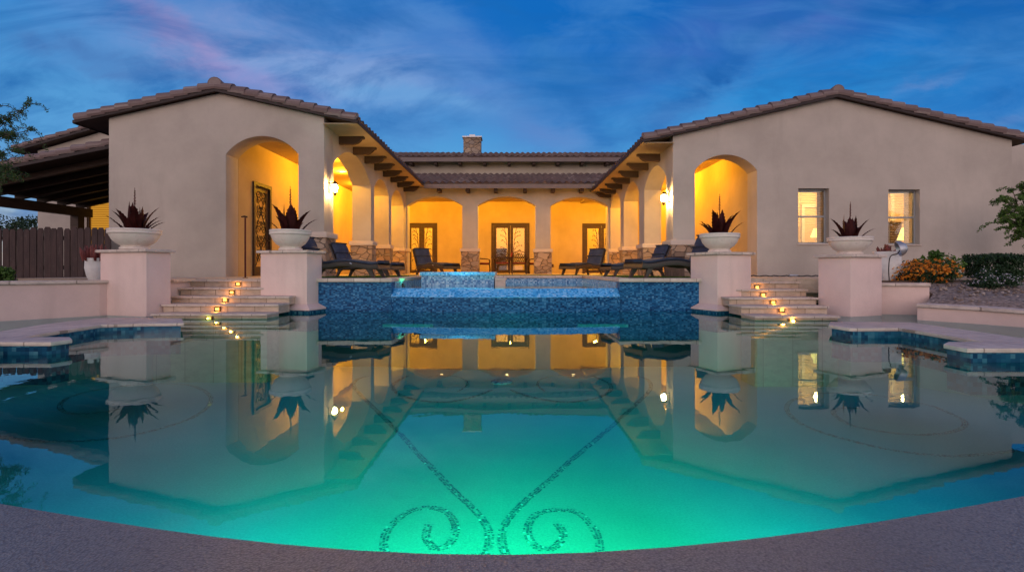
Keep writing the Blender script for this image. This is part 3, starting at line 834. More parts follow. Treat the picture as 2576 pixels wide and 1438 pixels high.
# piers
def pier(label, xl, xm, xr, dm, ds, side, ytop, plinth=None):
    Mv = Vector((PX(xm, dm), dm, 0))
    if side == 'L':
        Lv = Vector((PX(xl, ds), ds, 0)); v = Lv - Mv
        u = Vector((-v.y, v.x, 0)); u = -u if u.y < 0 else u
        s = (xr - CX) / F
        k = (s * dm - Mv.x) / (u.x - s * u.y)
        Rv = Mv + u * k
    else:
        Rv = Vector((PX(xr, ds), ds, 0)); v = Rv - Mv
        u = Vector((-v.y, v.x, 0)); u = -u if u.y < 0 else u
        s = (xl - CX) / F
        k = (s * dm - Mv.x) / (u.x - s * u.y)
        Lv = Mv + u * k
    Bv = Lv + Rv - Mv
    q = [Lv, Mv, Rv, Bv]
    c = (Lv + Rv) / 2
    ztop = CZ - (ytop - HZ) * dm / F
    t = thing('garden_pier', label, 'pier', (c.x, c.y, 0))
    def grow(e):
        ax = (Lv - Mv).normalized(); ay = (Rv - Mv).normalized()
        return [Lv + ax * e - ay * e, Mv - ax * e - ay * e, Rv - ax * e + ay * e, Bv + ax * e + ay * e]
    b = MB(); b.prism([(p.x, p.y, -1.1) for p in q], (0, 0, 1.1 + ztop - 0.045)); b.bevel(0.015, 2)
    b.build('pier_body', 'pier', t, smooth=True)
    b = MB(); b.prism([(p.x, p.y, ztop - 0.045) for p in grow(0.05)], (0, 0, 0.045)); b.bevel(0.01, 2)
    b.build('capstone', 'coping', t, smooth=True)
    if plinth:
        b = MB(); b.prism([(p.x, p.y, -0.3) for p in grow(0.12)], (0, 0, 0.345)); b.build('tile_band', 'band', t)
        b = MB()
        lo, hi = grow(0.13), grow(0.003)
        vs = [b.bm.verts.new((p.x, p.y, 0.045)) for p in lo]; vm = [b.bm.verts.new((p.x, p.y, 0.07)) for p in lo]; vt = [b.bm.verts.new((p.x, p.y, 0.14)) for p in hi]
        for A, B in ((vs, vm), (vm, vt)):
            for i in range(4): b.bm.faces.new((A[i], A[(i + 1) % 4], B[(i + 1) % 4], B[i]))
        b.bm.faces.new(vs)
        b.build('plinth_moulding', 'pier', t)
    return c, ztop
piers = []
piers.append(pier('wide pink stucco pier in front of the picket fence end', 252, 368, 430, 8.1, 8.45, 'L', 626))
piers.append(pier('pink stucco pier between the left steps and the mosaic wall', 655, 772, 810, 8.9, 9.1, 'L', 629, True))
piers.append(pier('pink stucco pier between the mosaic wall and the right steps', 1737, 1805, 1890, 8.8, 9.05, 'R', 633, True))
piers.append(pier('pink stucco pier between the right steps and the gravel bed', 2058, 2140, 2219, 8.1, 8.35, 'R', 639))

# bowls and metal agaves on the piers
def bowl_mesh(par, seed):
    b = MB()
    prof = [(0.20, 0), (0.215, 0.012), (0.215, 0.03), (0.185, 0.045), (0.195, 0.06), (0.265, 0.10), (0.318, 0.155), (0.345, 0.205), (0.352, 0.222), (0.372, 0.232), (0.378, 0.25), (0.368, 0.268), (0.378, 0.276), (0.38, 0.29), (0.37, 0.298), (0.345, 0.298), (0.335, 0.285), (0.30, 0.22)]
    b.lathe(prof, (0, 0, 0), 48, True, False)
    b.build('bowl', 'cast', par, smooth=True, world=False)
    b = MB(); b.lathe([(0.0005, 0.225), (0.15, 0.232), (0.30, 0.222)], (0, 0, 0), 24, False, False)
    b.build('soil_fill', 'soil', par, world=False)
def agave_mesh(par, seed, lean, nblades=15):
    rnd = random.Random(seed)
    for k in range(nblades):
        a = k * 2.39996 + rnd.uniform(-.25, .25)
        inner = k / nblades
        tilt = R((44 - 14 * inner if inner < .36 else 26 - 24 * inner) + rnd.uniform(-6, 6))
        L = rnd.uniform(0.33, 0.42) if inner < .36 else rnd.uniform(0.40, 0.50)
        wmax = rnd.uniform(0.05, 0.07) * (1.3 if inner > .35 else 0.5)
        d = Vector((math.cos(a), math.sin(a), 0)); s = Vector((-math.sin(a), math.cos(a), 0))
        b = MB()
        pts = []; nn = 9
        base = d * (0.05 + 0.09 * (1 - inner))
        pos = base.copy()
        th = tilt * 0.75
        for i in range(nn + 1):
            u = i / nn
            wd = wmax * (0.72 + 1.1 * u - 1.85 * u * u) if u < .45 else wmax * 0.84 * (1 - ((u - .45) / .55)) ** 0.85
            wd = max(wd, 0.0012)
            fold = 0.35 * wd
            nrm = Vector((-math.cos(th) * d.x, -math.cos(th) * d.y, math.sin(th)))
            pts.append((pos + s * wd + nrm * fold, pos - nrm * 0.0, pos - s * wd + nrm * fold))
            stp = L / nn
            dirv = d * math.sin(th) + Vector((0, 0, 1)) * math.cos(th)
            pos = pos + dirv * stp
            th += R(3.2) * (1 if inner < .6 else -0.4) * (1 + u)
        vs = [[b.bm.verts.new(p) for p in row] for row in pts]
        for i in range(nn):
            for j in range(2):
                b.bm.faces.new((vs[i][j], vs[i][j + 1], vs[i + 1][j + 1], vs[i + 1][j]))
        # sawtooth spines
        for i in range(1, nn - 1):
            for sg, j in ((1, 0), (-1, 2)):
                p = vs[i][j].co; q = vs[i + 1][j].co
                b.face([p, q, (p + q) / 2 + s * sg * 0.012 + Vector((0, 0, 0.006))])
        bm = b.bm
        bmesh.ops.solidify(bm, geom=list(bm.faces), thickness=0.003)
        b.build('blade', 'rust', par, world=False)
    b = MB()
    top = 0.70
    pts = [Vector((lean * (z / top) ** 1.5 * 0.02, 0, z)) for z in [0.0, 0.15, 0.3, 0.45, 0.58, top]]
    b.tube(pts, [0.009, 0.008, 0.007, 0.006, 0.005, 0.003], 6)
    for k in range(9):
        z = 0.45 + k * 0.024
        for a in (k * 1.1, k * 1.1 + 2.1, k * 1.1 + 4.2):
            p = Vector((math.cos(a), math.sin(a), 0)); sz = 0.017 - 0.001 * k
            c = Vector((lean * .012, 0, z))
            b.tube([c, c + p * sz * 0.8 + Vector((0, 0, .004)), c + p * sz + Vector((0, 0, .016))], [0.004, 0.0055, 0.001], 5)
    b.build('flower_stalk', 'rust', par, world=False)
bl = ['white cast stone bowl on the pier at the far left, by the fence', 'white cast stone bowl on the pier beside the left steps, before the left arch',
      'white cast stone bowl on the pier beside the right steps, before the right arch', 'white cast stone bowl on the rightmost pier, between the two windows']
al = ['dark red metal agave with stalk in the far left bowl', 'dark red metal agave with stalk in front of the left arch', 'dark red metal agave with stalk in front of the right arch', 'dark red metal agave with stalk between the two lit windows']
bx = [339, 731, 1810, 2138]
btops = [577, 579, 588, 597]
pw = [(278, 400), (679, 783), (1760, 1862), (2085, 2192)]
for i, ((c, zt), lb, la) in enumerate(zip(piers, bl, al)):
    d = c.y
    x = PX(bx[i], d)
    s = (pw[i][1] - pw[i][0]) / F * d / 0.76 * .96
    sz = ((zt - (CZ - (btops[i] - HZ) * d / F)) * -1) / 0.298
    t = thing('planter_bowl', lb, 'planter', (x, d, zt), random.random() * 3, 'stone bowls on the piers')
    t.scale = (s, s, sz)
    bowl_mesh(t, i)
    ht = 0.70
    spike = [472, 468, 487, 507][i]
    tp = CZ - (spike - HZ) * d / F
    zb = zt + 0.298 * sz * 0.75
    sc = (tp - zb) / ht
    t = thing('metal_agave', la, 'garden sculpture', (x, d, zb), [0.4, 2.2, 1.1, 3.6][i], 'metal agaves in the bowls')
    t.scale = (sc, sc, sc)
    agave_mesh(t, 40 + i, [0, 1, 1, -1][i], [19, 15, 17, 13][i])

# ================================================================== THE HOUSE
H = thing('house', 'single-storey beige stucco house with arcade, two gabled wings and tiled roofs', 'house', (0, 22, DECK))
YL, YR, YA = 12.40, 13.40, 22.0
# left wing front gable wall with the arched opening
LW = (-9.32, -6.61, -4.94, -4.34)
PITCH_L = 0.227
RLX = -6.78
zTopL = lambda x: 4.80 - PITCH_L * abs(x - RLX)
out = [(LW[0], 0.3), (LW[1], 0.3)] + arc(LW[1], LW[2], 3.38, 3.80) + [(LW[2], 0.3), (LW[3], 0.3), (LW[3], zTopL(LW[3])), (RLX, 4.80), (LW[0], zTopL(LW[0]))]
b = MB(); b.prism([(x, YL, z) for x, z in out], (0, 0.57, 0)); b.bevel(0.02, 2, 50)
b.build('gable_wall', 'stucco', H, smooth=True)
# left colonnade wall
def arcade_outline(u0, u1, z0, z1, ops):
    o = [(u0, z0)]
    for a, c, zs, za in ops:
        o += [(a, z0)] + arc(a, c, zs, za) + [(c, z0)]
    return o + [(u1, z0), (u1, z1), (u0, z1)]
o_ = arcade_outline(12.97, 22.5, 0.3, 4.20, [(13.04, 16.5, 3.30, 3.88), (16.9, 18.9, 3.32, 3.72), (19.3, 21.5, 3.28, 3.74)])
b = MB(); b.prism([(-4.34, y, z) for y, z in o_], (-0.57, 0, 0))
b.build('colonnade_wall', 'stucco', H)
# right wing
RW = (4.02, 4.566, 6.12, 12.48)
PITCH_R, RRX = 0.236, 8.04
zTopR = lambda x: 5.00 - PITCH_R * abs(x - RRX)
out = [(RW[0], 0.3), (RW[1], 0.3)] + arc(RW[1], RW[2], 3.20, 3.59) + [(RW[2], 0.3), (RW[3], 0.3), (RW[3], zTopR(RW[3])), (RRX, 5.00), (RW[0], zTopR(RW[0]))]
W1 = (PX(2008, 13.4), PX(2086, 13.4), 1.372, 2.748); W2 = (PX(2235, 13.4), PX(2314, 13.4), 1.352, 2.72)
holes = [[(a, YR, z0), (c, YR, z0), (c, YR, z1), (a, YR, z1)] for a, c, z0, z1 in (W1, W2)]
b = MB(); b.holed([(x, YR, z) for x, z in out], holes, (0, 0.55, 0))
b.build('gable_wall', 'stucco', H)
o_ = arcade_outline(13.95, 22.5, 0.3, 4.02, [(14.0, 16.3, 3.14, 3.62), (16.98, 19.3, 3.18, 3.68), (19.9, 21.9, 3.24, 3.72)])
b = MB(); b.prism([(4.02, y, z) for y, z in o_], (0.51, 0, 0))
b.build('colonnade_wall', 'stucco', H)
# back arcade
o_ = arcade_outline(-4.34, 4.02, 0.3, 4.12, [(-4.29, -2.04, 3.36, 3.73), (-1.40, 0.96, 3.36, 3.73), (1.58, 3.93, 3.34, 3.71)])
b = MB(); b.prism([(x, YA, z) for x, z in o_], (0, 0.5, 0))
b.build('arcade_wall', 'stucco', H)
# inner walls of the covered walk
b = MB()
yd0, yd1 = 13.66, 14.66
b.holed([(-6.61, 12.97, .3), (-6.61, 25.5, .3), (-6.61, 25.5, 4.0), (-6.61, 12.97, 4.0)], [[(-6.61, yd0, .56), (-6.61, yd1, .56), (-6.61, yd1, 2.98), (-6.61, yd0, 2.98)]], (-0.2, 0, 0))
b.build('walkway_wall', 'amberlit', H)
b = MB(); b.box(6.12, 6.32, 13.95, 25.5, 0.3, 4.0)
b.build('walkway_wall', 'amberlit', H)
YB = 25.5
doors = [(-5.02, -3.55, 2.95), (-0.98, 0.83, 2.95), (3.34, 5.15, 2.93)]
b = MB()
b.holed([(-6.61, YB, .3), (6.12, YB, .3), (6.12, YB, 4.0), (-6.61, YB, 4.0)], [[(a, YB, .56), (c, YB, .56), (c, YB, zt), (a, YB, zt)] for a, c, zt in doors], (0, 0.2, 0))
b.build('loggia_wall', 'amberlit', H)
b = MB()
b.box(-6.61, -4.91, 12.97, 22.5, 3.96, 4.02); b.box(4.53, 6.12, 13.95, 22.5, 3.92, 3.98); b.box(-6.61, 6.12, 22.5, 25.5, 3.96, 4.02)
b.build('ceiling', 'amberlit', H)
# outer side walls and rear bodies
b = MB(); b.box(-9.32, -9.12, 12.97, 17.2, .3, zTopL(-9.32)); b.build('side_wall', 'stucco', H)
b = MB(); b.box(12.28, 12.48, 13.95, 17.0, .3, zTopR(12.48)); b.box(12.48, 20, 16.0, 16.3, .3, 1.35); b.box(12.48, 20, 16.0, 16.3, 2.75, 4.45); b.box(12.48, 12.75, 16.0, 16.3, 1.35, 2.75); b.box(14.2, 20, 16.0, 16.3, 1.35, 2.75)
b.build('side_wall', 'stucco', H)
b = MB()
wx0, wx1, wz0, wz1 = PX(218, 17.2), PX(300, 17.2), 1.5, CZ + (HZ - 490) * 17.2 / F
b.holed([(-15.2, 17.2, .3), (-9.12, 17.2, .3), (-9.12, 17.2, 6.1), (-9.9, 17.2, 6.1), (-15.2, 17.2, 4.53)], [[(wx0, 17.2, wz0), (wx1, 17.2, wz0), (wx1, 17.2, wz1), (wx0, 17.2, wz1)]], (0, 0.25, 0))
b.build('rear_wall', 'stucco', H)
b = MB(); b.box(-8.6, 8.6, 26.0, 26.3, 3.8, 6.05); b.build('upper_wall', 'stucco', H)
# lit rooms behind the doors and windows
def room(x0, x1, y0, y1, z0, z1, mt='interior'):
    b = MB()
    b.face([(x0, y1, z0), (x1, y1, z0), (x1, y1, z1), (x0, y1, z1)])
    b.face([(x0, y0, z0), (x0, y1, z0), (x0, y1, z1), (x0, y0, z1)])
    b.face([(x1, y0, z0), (x1, y1, z0), (x1, y1, z1), (x1, y0, z1)])
    b.face([(x0, y0, z0), (x1, y0, z0), (x1, y1, z0), (x0, y1, z0)])
    b.face([(x0, y0, z1), (x1, y0, z1), (x1, y1, z1), (x0, y1, z1)])
    return b.build('room', mt, H, fixn=False)
room(-6.4, 6.1, 25.72, 28.6, 0.56, 3.4, 'amberlit')
room(6.36, 12.24, 13.98, 16.4, 0.6, 3.4)
room(-9.1, -6.84, 13.2, 16.5, 0.6, 3.4)
room(12.6, 14.6, 16.32, 17.8, 0.7, 3.2)

# stone bases with stucco caps
def base(x0, x1, y0, y1, zt=1.47, e=0.045):
    b = MB(); b.box(x0 - e, x1 + e, y0 - e, y1 + e, 0.5, zt)
    s = b.build('stone_base', 'stone', H)
    b = MB(); b.box(x0 - e - .04, x1 + e + .04, y0 - e - .04, y1 + e + .04, zt, zt + 0.13); b.bevel(.015, 2)
    b.build('base_cap', 'trim', s, smooth=True)
base(-4.94, -4.34, 12.40, 13.04, 1.455); base(-4.91, -4.34, 16.5, 16.9); base(-4.91, -4.34, 18.9, 19.3); base(-4.91, -4.34, 21.5, 22.5)
base(-2.04, -1.40, 22.0, 22.5); base(0.96, 1.58, 22.0, 22.5, 1.45)
base(4.02, 4.566, 13.40, 14.0, 1.33); base(4.02, 4.53, 16.3, 16.98, 1.38); base(4.02, 4.53, 19.3, 19.9, 1.42); base(4.02, 4.53, 21.9, 22.5, 1.44)

# ---------------------------------------------------------------- roofs
def tile_slope(e0, e1, t0, t1, period=0.30, course=0.40, amp=0.078, name='roof', mat='tile', skirt=0.05):
    e0, e1, t0, t1 = map(Vector, (e0, e1, t0, t1))
    L = (e1 - e0).length; S = ((t0 + t1) / 2 - (e0 + e1) / 2).length
    nw = max(1, round(L / period)); nu = nw * 6
    nc = max(1, round(S / course))
    nrm = (e1 - e0).cross(t0 - e0).normalized()
    if nrm.z < 0: nrm = -nrm
    rnd = random.Random(nu * 7 + nc)
    jit = [[rnd.uniform(-.006, .006) for _ in range(nw + 1)] for _ in range(nc + 1)]
    b = MB()
    rows = []
    for c in range(nc):
        for (v, lift) in ((c / nc, 0.045), ((c + 1) / nc - 0.0005, 0.008)):
            row = []
            for i in range(nu + 1):
                u = i / nu
                p = (e0.lerp(e1, u)).lerp(t0.lerp(t1, u), v)
                ph = (i % 6) / 6
                h = amp * (0.5 - 0.5 * math.cos(2 * math.pi * ph)) ** 0.8
                h += jit[c][min(i // 6, nw)] + lift
                row.append(b.bm.verts.new(p + nrm * h))
            rows.append(row)
    for j in range(len(rows) - 1):
        for i in range(nu):
            b.bm.faces.new((rows[j][i], rows[j][i + 1], rows[j + 1][i + 1], rows[j + 1][i]))
    # mortar skirt at the eave
    low = [b.bm.verts.new(e0.lerp(e1, i / nu) + nrm * 0.0) for i in range(nu + 1)]
    for i in range(nu):
        b.bm.faces.new((rows[0][i], rows[0][i + 1], low[i + 1], low[i]))
    return b.build(name, mat, H, smooth='all', fixn=False)

def slab(e0, e1, t0, t1, thick=0.06, mat='soffit', name='soffit'):
    pts = [Vector(p) for p in (e0, e1, t1, t0)]
    b = MB(); b.prism([p - Vector((0, 0, 0.004)) for p in pts], (0, 0, -thick))
    return b.build(name, mat, H)

def cap_tiles(p0, p1, r=0.12, L=0.42, name='rake_tiles', parent=None, drop=0.0, seed=1, side=None):
    """overlapping half-round tiles along a rake or a ridge"""
    p0, p1 = Vector(p0), Vector(p1)
    n = max(1, round((p1 - p0).length / (L * 0.9)))
    ax = (p1 - p0).normalized(); st = (p1 - p0).length / n
    hor = ax.cross(Vector((0, 0, 1))).normalized(); up = hor.cross(ax).normalized()
    rnd = random.Random(seed)
    b = MB()
    for k in range(n):
        c0 = p0 + ax * (st * k) + up * (0.035 + rnd.uniform(-.006, .006)) + hor * rnd.uniform(-.006, .006)
        c1 = p0 + ax * (st * (k + 1) + 0.06) + up * (0.0 + rnd.uniform(-.003, .003))
        r0, r1 = r * rnd.uniform(1.03, 1.08), r * 0.92
        seg = 10
        A, B_, A2 = [], [], []
        for i in range(seg + 1):
            a = math.pi * 1.36 * (i / seg) - math.pi * 0.18
            o = hor * math.cos(a) + up * math.sin(a) * 0.85
            A.append(b.bm.verts.new(c0 + o * r0)); B_.append(b.bm.verts.new(c1 + o * r1)); A2.append(b.bm.verts.new(c0 + o * (r0 - 0.025)))
        for i in range(seg):
            b.bm.faces.new((A[i], A[i + 1], B_[i + 1], B_[i]))
            b.bm.faces.new((A[i], A2[i], A2[i + 1], A[i + 1]))
        b.bm.faces.new(A2)
    return b.build(name, 'rake', parent or H, smooth=True, fixn=False)

# left wing roof
ELx, EL2, zEL = -3.56, -10.0, 4.14
zRL = zEL + PITCH_L * (ELx - RLX)
y0, y1 = 12.24, 27.0
rf = tile_slope((ELx, y0 + .1, zEL), (ELx, y1, zEL), (RLX, y0 + .1, zRL), (RLX, y1, zRL))
rf2 = tile_slope((EL2, y0 + .1, zEL), (EL2, y1, zEL), (RLX, y0 + .1, zRL), (RLX, y1, zRL))
slab((ELx + .02, y0 + .05, zEL), (ELx + .02, y1, zEL), (RLX, y0 + .05, zRL + .005), (RLX, y1, zRL + .005))
slab((EL2 - .02, y0 + .05, zEL), (EL2 - .02, y1, zEL), (RLX, y0 + .05, zRL + .005), (RLX, y1, zRL + .005), mat='wood')
cap_tiles((ELx - .02, y0 + .10, zEL + .02), (RLX + .05, y0 + .10, zRL + .02), 0.142, 0.36, parent=rf, seed=3)
cap_tiles((EL2 + .02, y0 + .10, zEL + .02), (RLX - .05, y0 + .10, zRL + .02), 0.142, 0.36, parent=rf2, seed=4)
cap_tiles((RLX, y0 - .02, zRL + .06), (RLX, y1, zRL + .06), 0.15, 0.45, 'ridge_tiles', rf, seed=5)
def rake_board(xe, ze, xr, zr, y, parent):
    b = MB(); h = 0.085
    b.prism([(xe, y, ze - .006), (xr, y, zr - .006), (xr, y, zr - h), (xe, y, ze - h * .85)], (0, 0.05, 0))
    b.build('fascia', 'fascia', parent)
rake_board(ELx + .03, zEL - .01, RLX, zRL, y0, rf); rake_board(EL2 - .03, zEL - .01, RLX, zRL, y0, rf2)
b = MB(); b.box(ELx + .02, ELx + .055, y0 + .052, 21.5, zEL - .085, zEL - .012); b.build('fascia', 'fascia', rf)
b = MB(); b.box(EL2 - .055, EL2 - .02, y0 + .052, 17, zEL - .085, zEL - .012); b.build('fascia', 'fascia', rf2)
# right wing roof
ERx, ER2, zER = 3.25, 12.83, 3.94
zRR = zER + PITCH_R * (RRX - ERx)
y0r = 13.24
rf = tile_slope((ERx, y0r + .1, zER), (ERx, y1, zER), (RRX, y0r + .1, zRR), (RRX, y1, zRR))
rf2 = tile_slope((ER2, y0r + .1, zER), (ER2, y1, zER), (RRX, y0r + .1, zRR), (RRX, y1, zRR))
slab((ERx - .02, y0r + .05, zER), (ERx - .02, y1, zER), (RRX, y0r + .05, zRR + .005), (RRX, y1, zRR + .005))
slab((ER2 + .02, y0r + .05, zER), (ER2 + .02, y1, zER), (RRX, y0r + .05, zRR + .005), (RRX, y1, zRR + .005), mat='wood')
cap_tiles((ERx + .02, y0r + .10, zER + .02), (RRX - .05, y0r + .10, zRR + .02), 0.14, 0.36, parent=rf, seed=6)
cap_tiles((ER2 - .02, y0r + .10, zER + .02), (RRX + .05, y0r + .10, zRR + .02), 0.14, 0.36, parent=rf2, seed=7)
cap_tiles((RRX, y0r - .02, zRR + .05), (RRX, y1, zRR + .05), 0.14, 0.45, 'ridge_tiles', rf, seed=8)
rake_board(ERx - .03, zER - .01, RRX, zRR, y0r, rf); rake_board(ER2 + .03, zER - .01, RRX, zRR, y0r, rf2)
b = MB(); b.box(ERx - .055, ERx - .02, y0r + .052, 21.4, zER - .085, zER - .012); b.build('fascia', 'fascia', rf)
# boxed soffits over the courtyard
b = MB(); b.box(-4.335, ELx + .018, y0 + .055, 21.3, zEL - .082, zEL - .066); b.build('boxed_soffit', 'soffit', H)
b = MB(); b.box(ERx - .018, 4.015, y0r + .055, 21.3, zER - .082, zER - .066); b.build('boxed_soffit', 'soffit', H)
# back lower roof
yE, zE = 21.32, 4.12
rf = tile_slope((-7.5, yE, zE), (7.5, yE, zE), (-7.5, 26.05, zE + .258 * 4.73), (7.5, 26.05, zE + .258 * 4.73), period=0.29)
slab((-4.6, yE - .02, zE), (4.3, yE - .02, zE), (-4.6, 26, zE + .258 * 4.7), (4.3, 26, zE + .258 * 4.7))
b = MB(); b.box(ELx + .06, ERx - .06, yE - .06, yE - .021, zE - .17, zE - .012); b.build('gutter', 'gutter', rf)
# upper roof
yU, zU = 25.35, 6.02
rf = tile_slope((-9.2, yU, zU), (9.2, yU, zU), (-9.2, 30.0, zU + .255 * 4.65), (9.2, 30.0, zU + .255 * 4.65), period=0.29)
slab((-9.2, yU - .02, zU), (9.2, yU - .02, zU), (-9.2, 30, zU + .255 * 4.65), (9.2, 30, zU + .255 * 4.65))
tile_slope((-9.2, 34.65, zU), (9.2, 34.65, zU), (-9.2, 30.0, zU + .255 * 4.65), (9.2, 30.0, zU + .255 * 4.65), period=0.29)
b = MB(); b.box(-9.2, 9.2, yU - .10, yU - .021, zU - .20, zU - .012); b.build('gutter', 'gutter', rf)
cz1 = CZ + (HZ - 349) * 29 / F
b = MB(); b.box(PX(1167, 29), PX(1210, 29), 28.7, 29.5, 6.5, cz1)
ch = b.build('chimney', 'stone', rf)
b = MB(); b.box(PX(1167, 29) - .06, PX(1210, 29) + .06, 28.64, 29.56, cz1, cz1 + .06); b.box(PX(1181, 29), PX(1195, 29), 28.95, 29.25, cz1 + .06, CZ + (HZ - 339) * 29 / F)
b.build('chimney_cap', 'metal', rf)
# west rear roof and patio lean-to
a0 = P(28, 381, 16.9); a1 = P(262, 314, 16.9)
sl = (a1.z - a0.z) / (a1.x - a0.x)
rxx, rzz = -9.4, a0.z + sl * (-9.4 - a0.x)
a0.z += .05; rzz += .05
rf = tile_slope((a0.x, 17.0, a0.z), (a0.x, 26, a0.z), (rxx, 17.0, rzz), (rxx, 26, rzz))
cap_tiles((a0.x, 17.0, a0.z + .05), (rxx, 17.0, rzz + .05), 0.11, 0.40, parent=rf, seed=12)
slab((a0.x, 16.95, a0.z), (a0.x, 26, a0.z), (rxx, 16.95, rzz), (rxx, 26, rzz), mat='wood')
rake_board(a0.x, a0.z, rxx, rzz, 16.9, rf)
p0 = Vector((-13.6, 12.62, 2.80)); p1 = Vector((-9.30, 12.62, 3.68))
rf = tile_slope((p0.x, 12.7, p0.z), (p0.x, 17.2, p0.z), (p1.x, 12.7, p1.z), (p1.x, 17.2, p1.z))
cap_tiles((p0.x, 12.74, p0.z + .06), (p1.x, 12.74, p1.z + .06), 0.13, 0.42, parent=rf, seed=13)
slab((p0.x, 12.65, p0.z), (p0.x, 17.2, p0.z), (p1.x, 12.65, p1.z), (p1.x, 17.2, p1.z), 0.05, 'wood', 'patio_ceiling')
rake_board(p0.x, p0.z, p1.x, p1.z, 12.60, rf)
for k in range(6):
    yy = 13.2 + k * 0.68
    b = MB(); b.prism([(p0.x + .1, yy, p0.z - .055), (p1.x, yy, p1.z - .055), (p1.x, yy, p1.z - .22), (p0.x + .1, yy, p0.z - .20)], (0, .09, 0)); b.build('rafter', 'wood', H)
b = MB(); b.box(-13.4, -13.2, 12.7, 16.9, 2.36, 2.62); b.build('beam', 'wood', H)
b = MB(); b.box(-13.42, -13.18, 16.3, 16.54, .5, 2.357); b.build('post', 'wood', H)
b = MB(); b.box(-13.42, -13.18, 12.8, 13.04, .5, 2.357); b.build('post', 'wood', H)

# corbels
def corbel(xw, y, z, dirx, L=0.62, h=0.20, w=0.13):
    pr = [(0, 0), (L, 0), (L, -.05), (L - .06, -.065), (L - .10, -.12), (L - .17, -h + .03), (L - .25, -h), (0, -h)]
    b = MB(); b.prism([(xw + dirx * u, y - w / 2, z + v) for u, v in pr], (0, w, 0)); b.build('corbel', 'wood', H)
for d in (13.5, 14.68, 15.83, 16.95, 18.1, 19.2, 20.35, 21.5):
    corbel(-4.335, d, 4.056, 1)
for d in (14.6, 15.85, 17.1, 18.35, 19.6, 20.8, 21.8):
    corbel(4.015, d, 3.856, -1)
for px in (1105, 1177, 1247, 1321, 1391, 1463):
    x = PX(px, 21.7); b = MB(); b.box(x - .07, x + .07, 21.45, 21.998, 3.85, 4.0); b.build('corbel', 'wood', H)
for px in (1035, 1097, 1157, 1219, 1281, 1343, 1403, 1464, 1526):
    x = PX(px, 25.6); b = MB(); b.box(x - .07, x + .07, 25.4, 25.998, 5.72, 5.88); b.build('corbel', 'wood', H)

# ---------------------------------------------------------------- doors
def spiral(c, r0, turns, a0, sgn=1, n=18):
    return [(c[0] + r0 * (1 - i / n * .85) * math.cos(a0 + sgn * turns * 2 * math.pi * i / n), c[1] + r0 * (1 - i / n * .85) * math.sin(a0 + sgn * turns * 2 * math.pi * i / n)) for i in range(n + 1)]
def french_door(x0, x1, zt, seed):
    f = 0.11; y = YB - 0.03
    b = MB(); b.box(x0, x0 + f, y, y + .16, .562, zt); b.box(x1 - f, x1, y, y + .16, .562, zt); b.box(x0 + f, x1 - f, y, y + .16, zt - f, zt)
    dr = b.build('french_door', 'wood', H)
    mid = (x0 + x1) / 2
    rnd = random.Random(seed)
    for a, c, hinge in ((x0 + f, mid, 1), (mid, x1 - f, -1)):
        s = 0.13
        b = MB(); b.box(a + .004, a + s, y + .02, y + .07, .58, zt - f - .004); b.box(c - s, c - .004, y + .02, y + .07, .58, zt - f - .004)
        b.box(a + s, c - s, y + .02, y + .07, zt - f - s, zt - f - .004); b.box(a + s, c - s, y + .02, y + .07, .58, .58 + .14)
        b.build('door_leaf', 'wood', dr)
        b = MB(); b.box(a + s, c - s, y + .042, y + .048, .72, zt - f - s); b.build('pane', 'glass', dr)
        # branching ironwork, a tree with leaves reaching from the meeting stile
        b = MB(); xa, xc = a + s, c - s; w_ = xc - xa; yy = y + .03
        stem = xc - .04 if hinge == 1 else xa + .04
        dirn = -1 if hinge == 1 else 1
        b.tube([(stem, yy, .72), (stem - dirn * .02, yy, 1.4), (stem, yy, 1.9), (stem + dirn * .05, yy, 2.4), (stem + dirn * .12, yy, zt - f - s)], .013, 5)
        for k in range(7):
            z0 = .95 + k * .24
            ln = min(w_ * .82, rnd.uniform(.2, .42)); up = rnd.uniform(.12, .34)
            pts = [(stem, yy, z0), (stem + dirn * ln * .4, yy, z0 + up * .75), (stem + dirn * ln * .8, yy, z0 + up), (stem + dirn * ln, yy, z0 + up * .8)]
            pts = [p for p in pts]
            sm = smooth_line(pts, 4); sm = [p for p in sm if p.z < zt - f - s]
            if len(sm) > 2: b.tube(sm, .009, 5)
            for q in range(5):
                p = sm[min(len(sm) - 1, int(len(sm) * (q + 1) / 6))]
                aa = rnd.random() * 6.28
                b.leaf((p.x + rnd.uniform(-.03, .03), yy, min(p.z + rnd.uniform(-.05, .05), zt - f - s - .03)), Vector((math.cos(aa) * .035, 0, math.sin(aa) * .035)), Vector((-math.sin(aa) * .03, 0, math.cos(aa) * .03)))
        b.tube([(xa, yy, 1.35), (xc, yy, 1.35)], .007, 4)
        b.build('iron_branches', 'iron', dr, fixn=False)
        b = MB(); hx = (c - .06) if hinge == 1 else (a + .06)
        b.tube([(hx, y + .02, 1.5), (hx, y - .03, 1.5), (hx - dirn * -.08, y - .035, 1.5)], .012, 6); b.build('handle', 'bronze', dr)
for i, (a, c, zt) in enumerate(doors): french_door(a, c, zt, 5 + i)

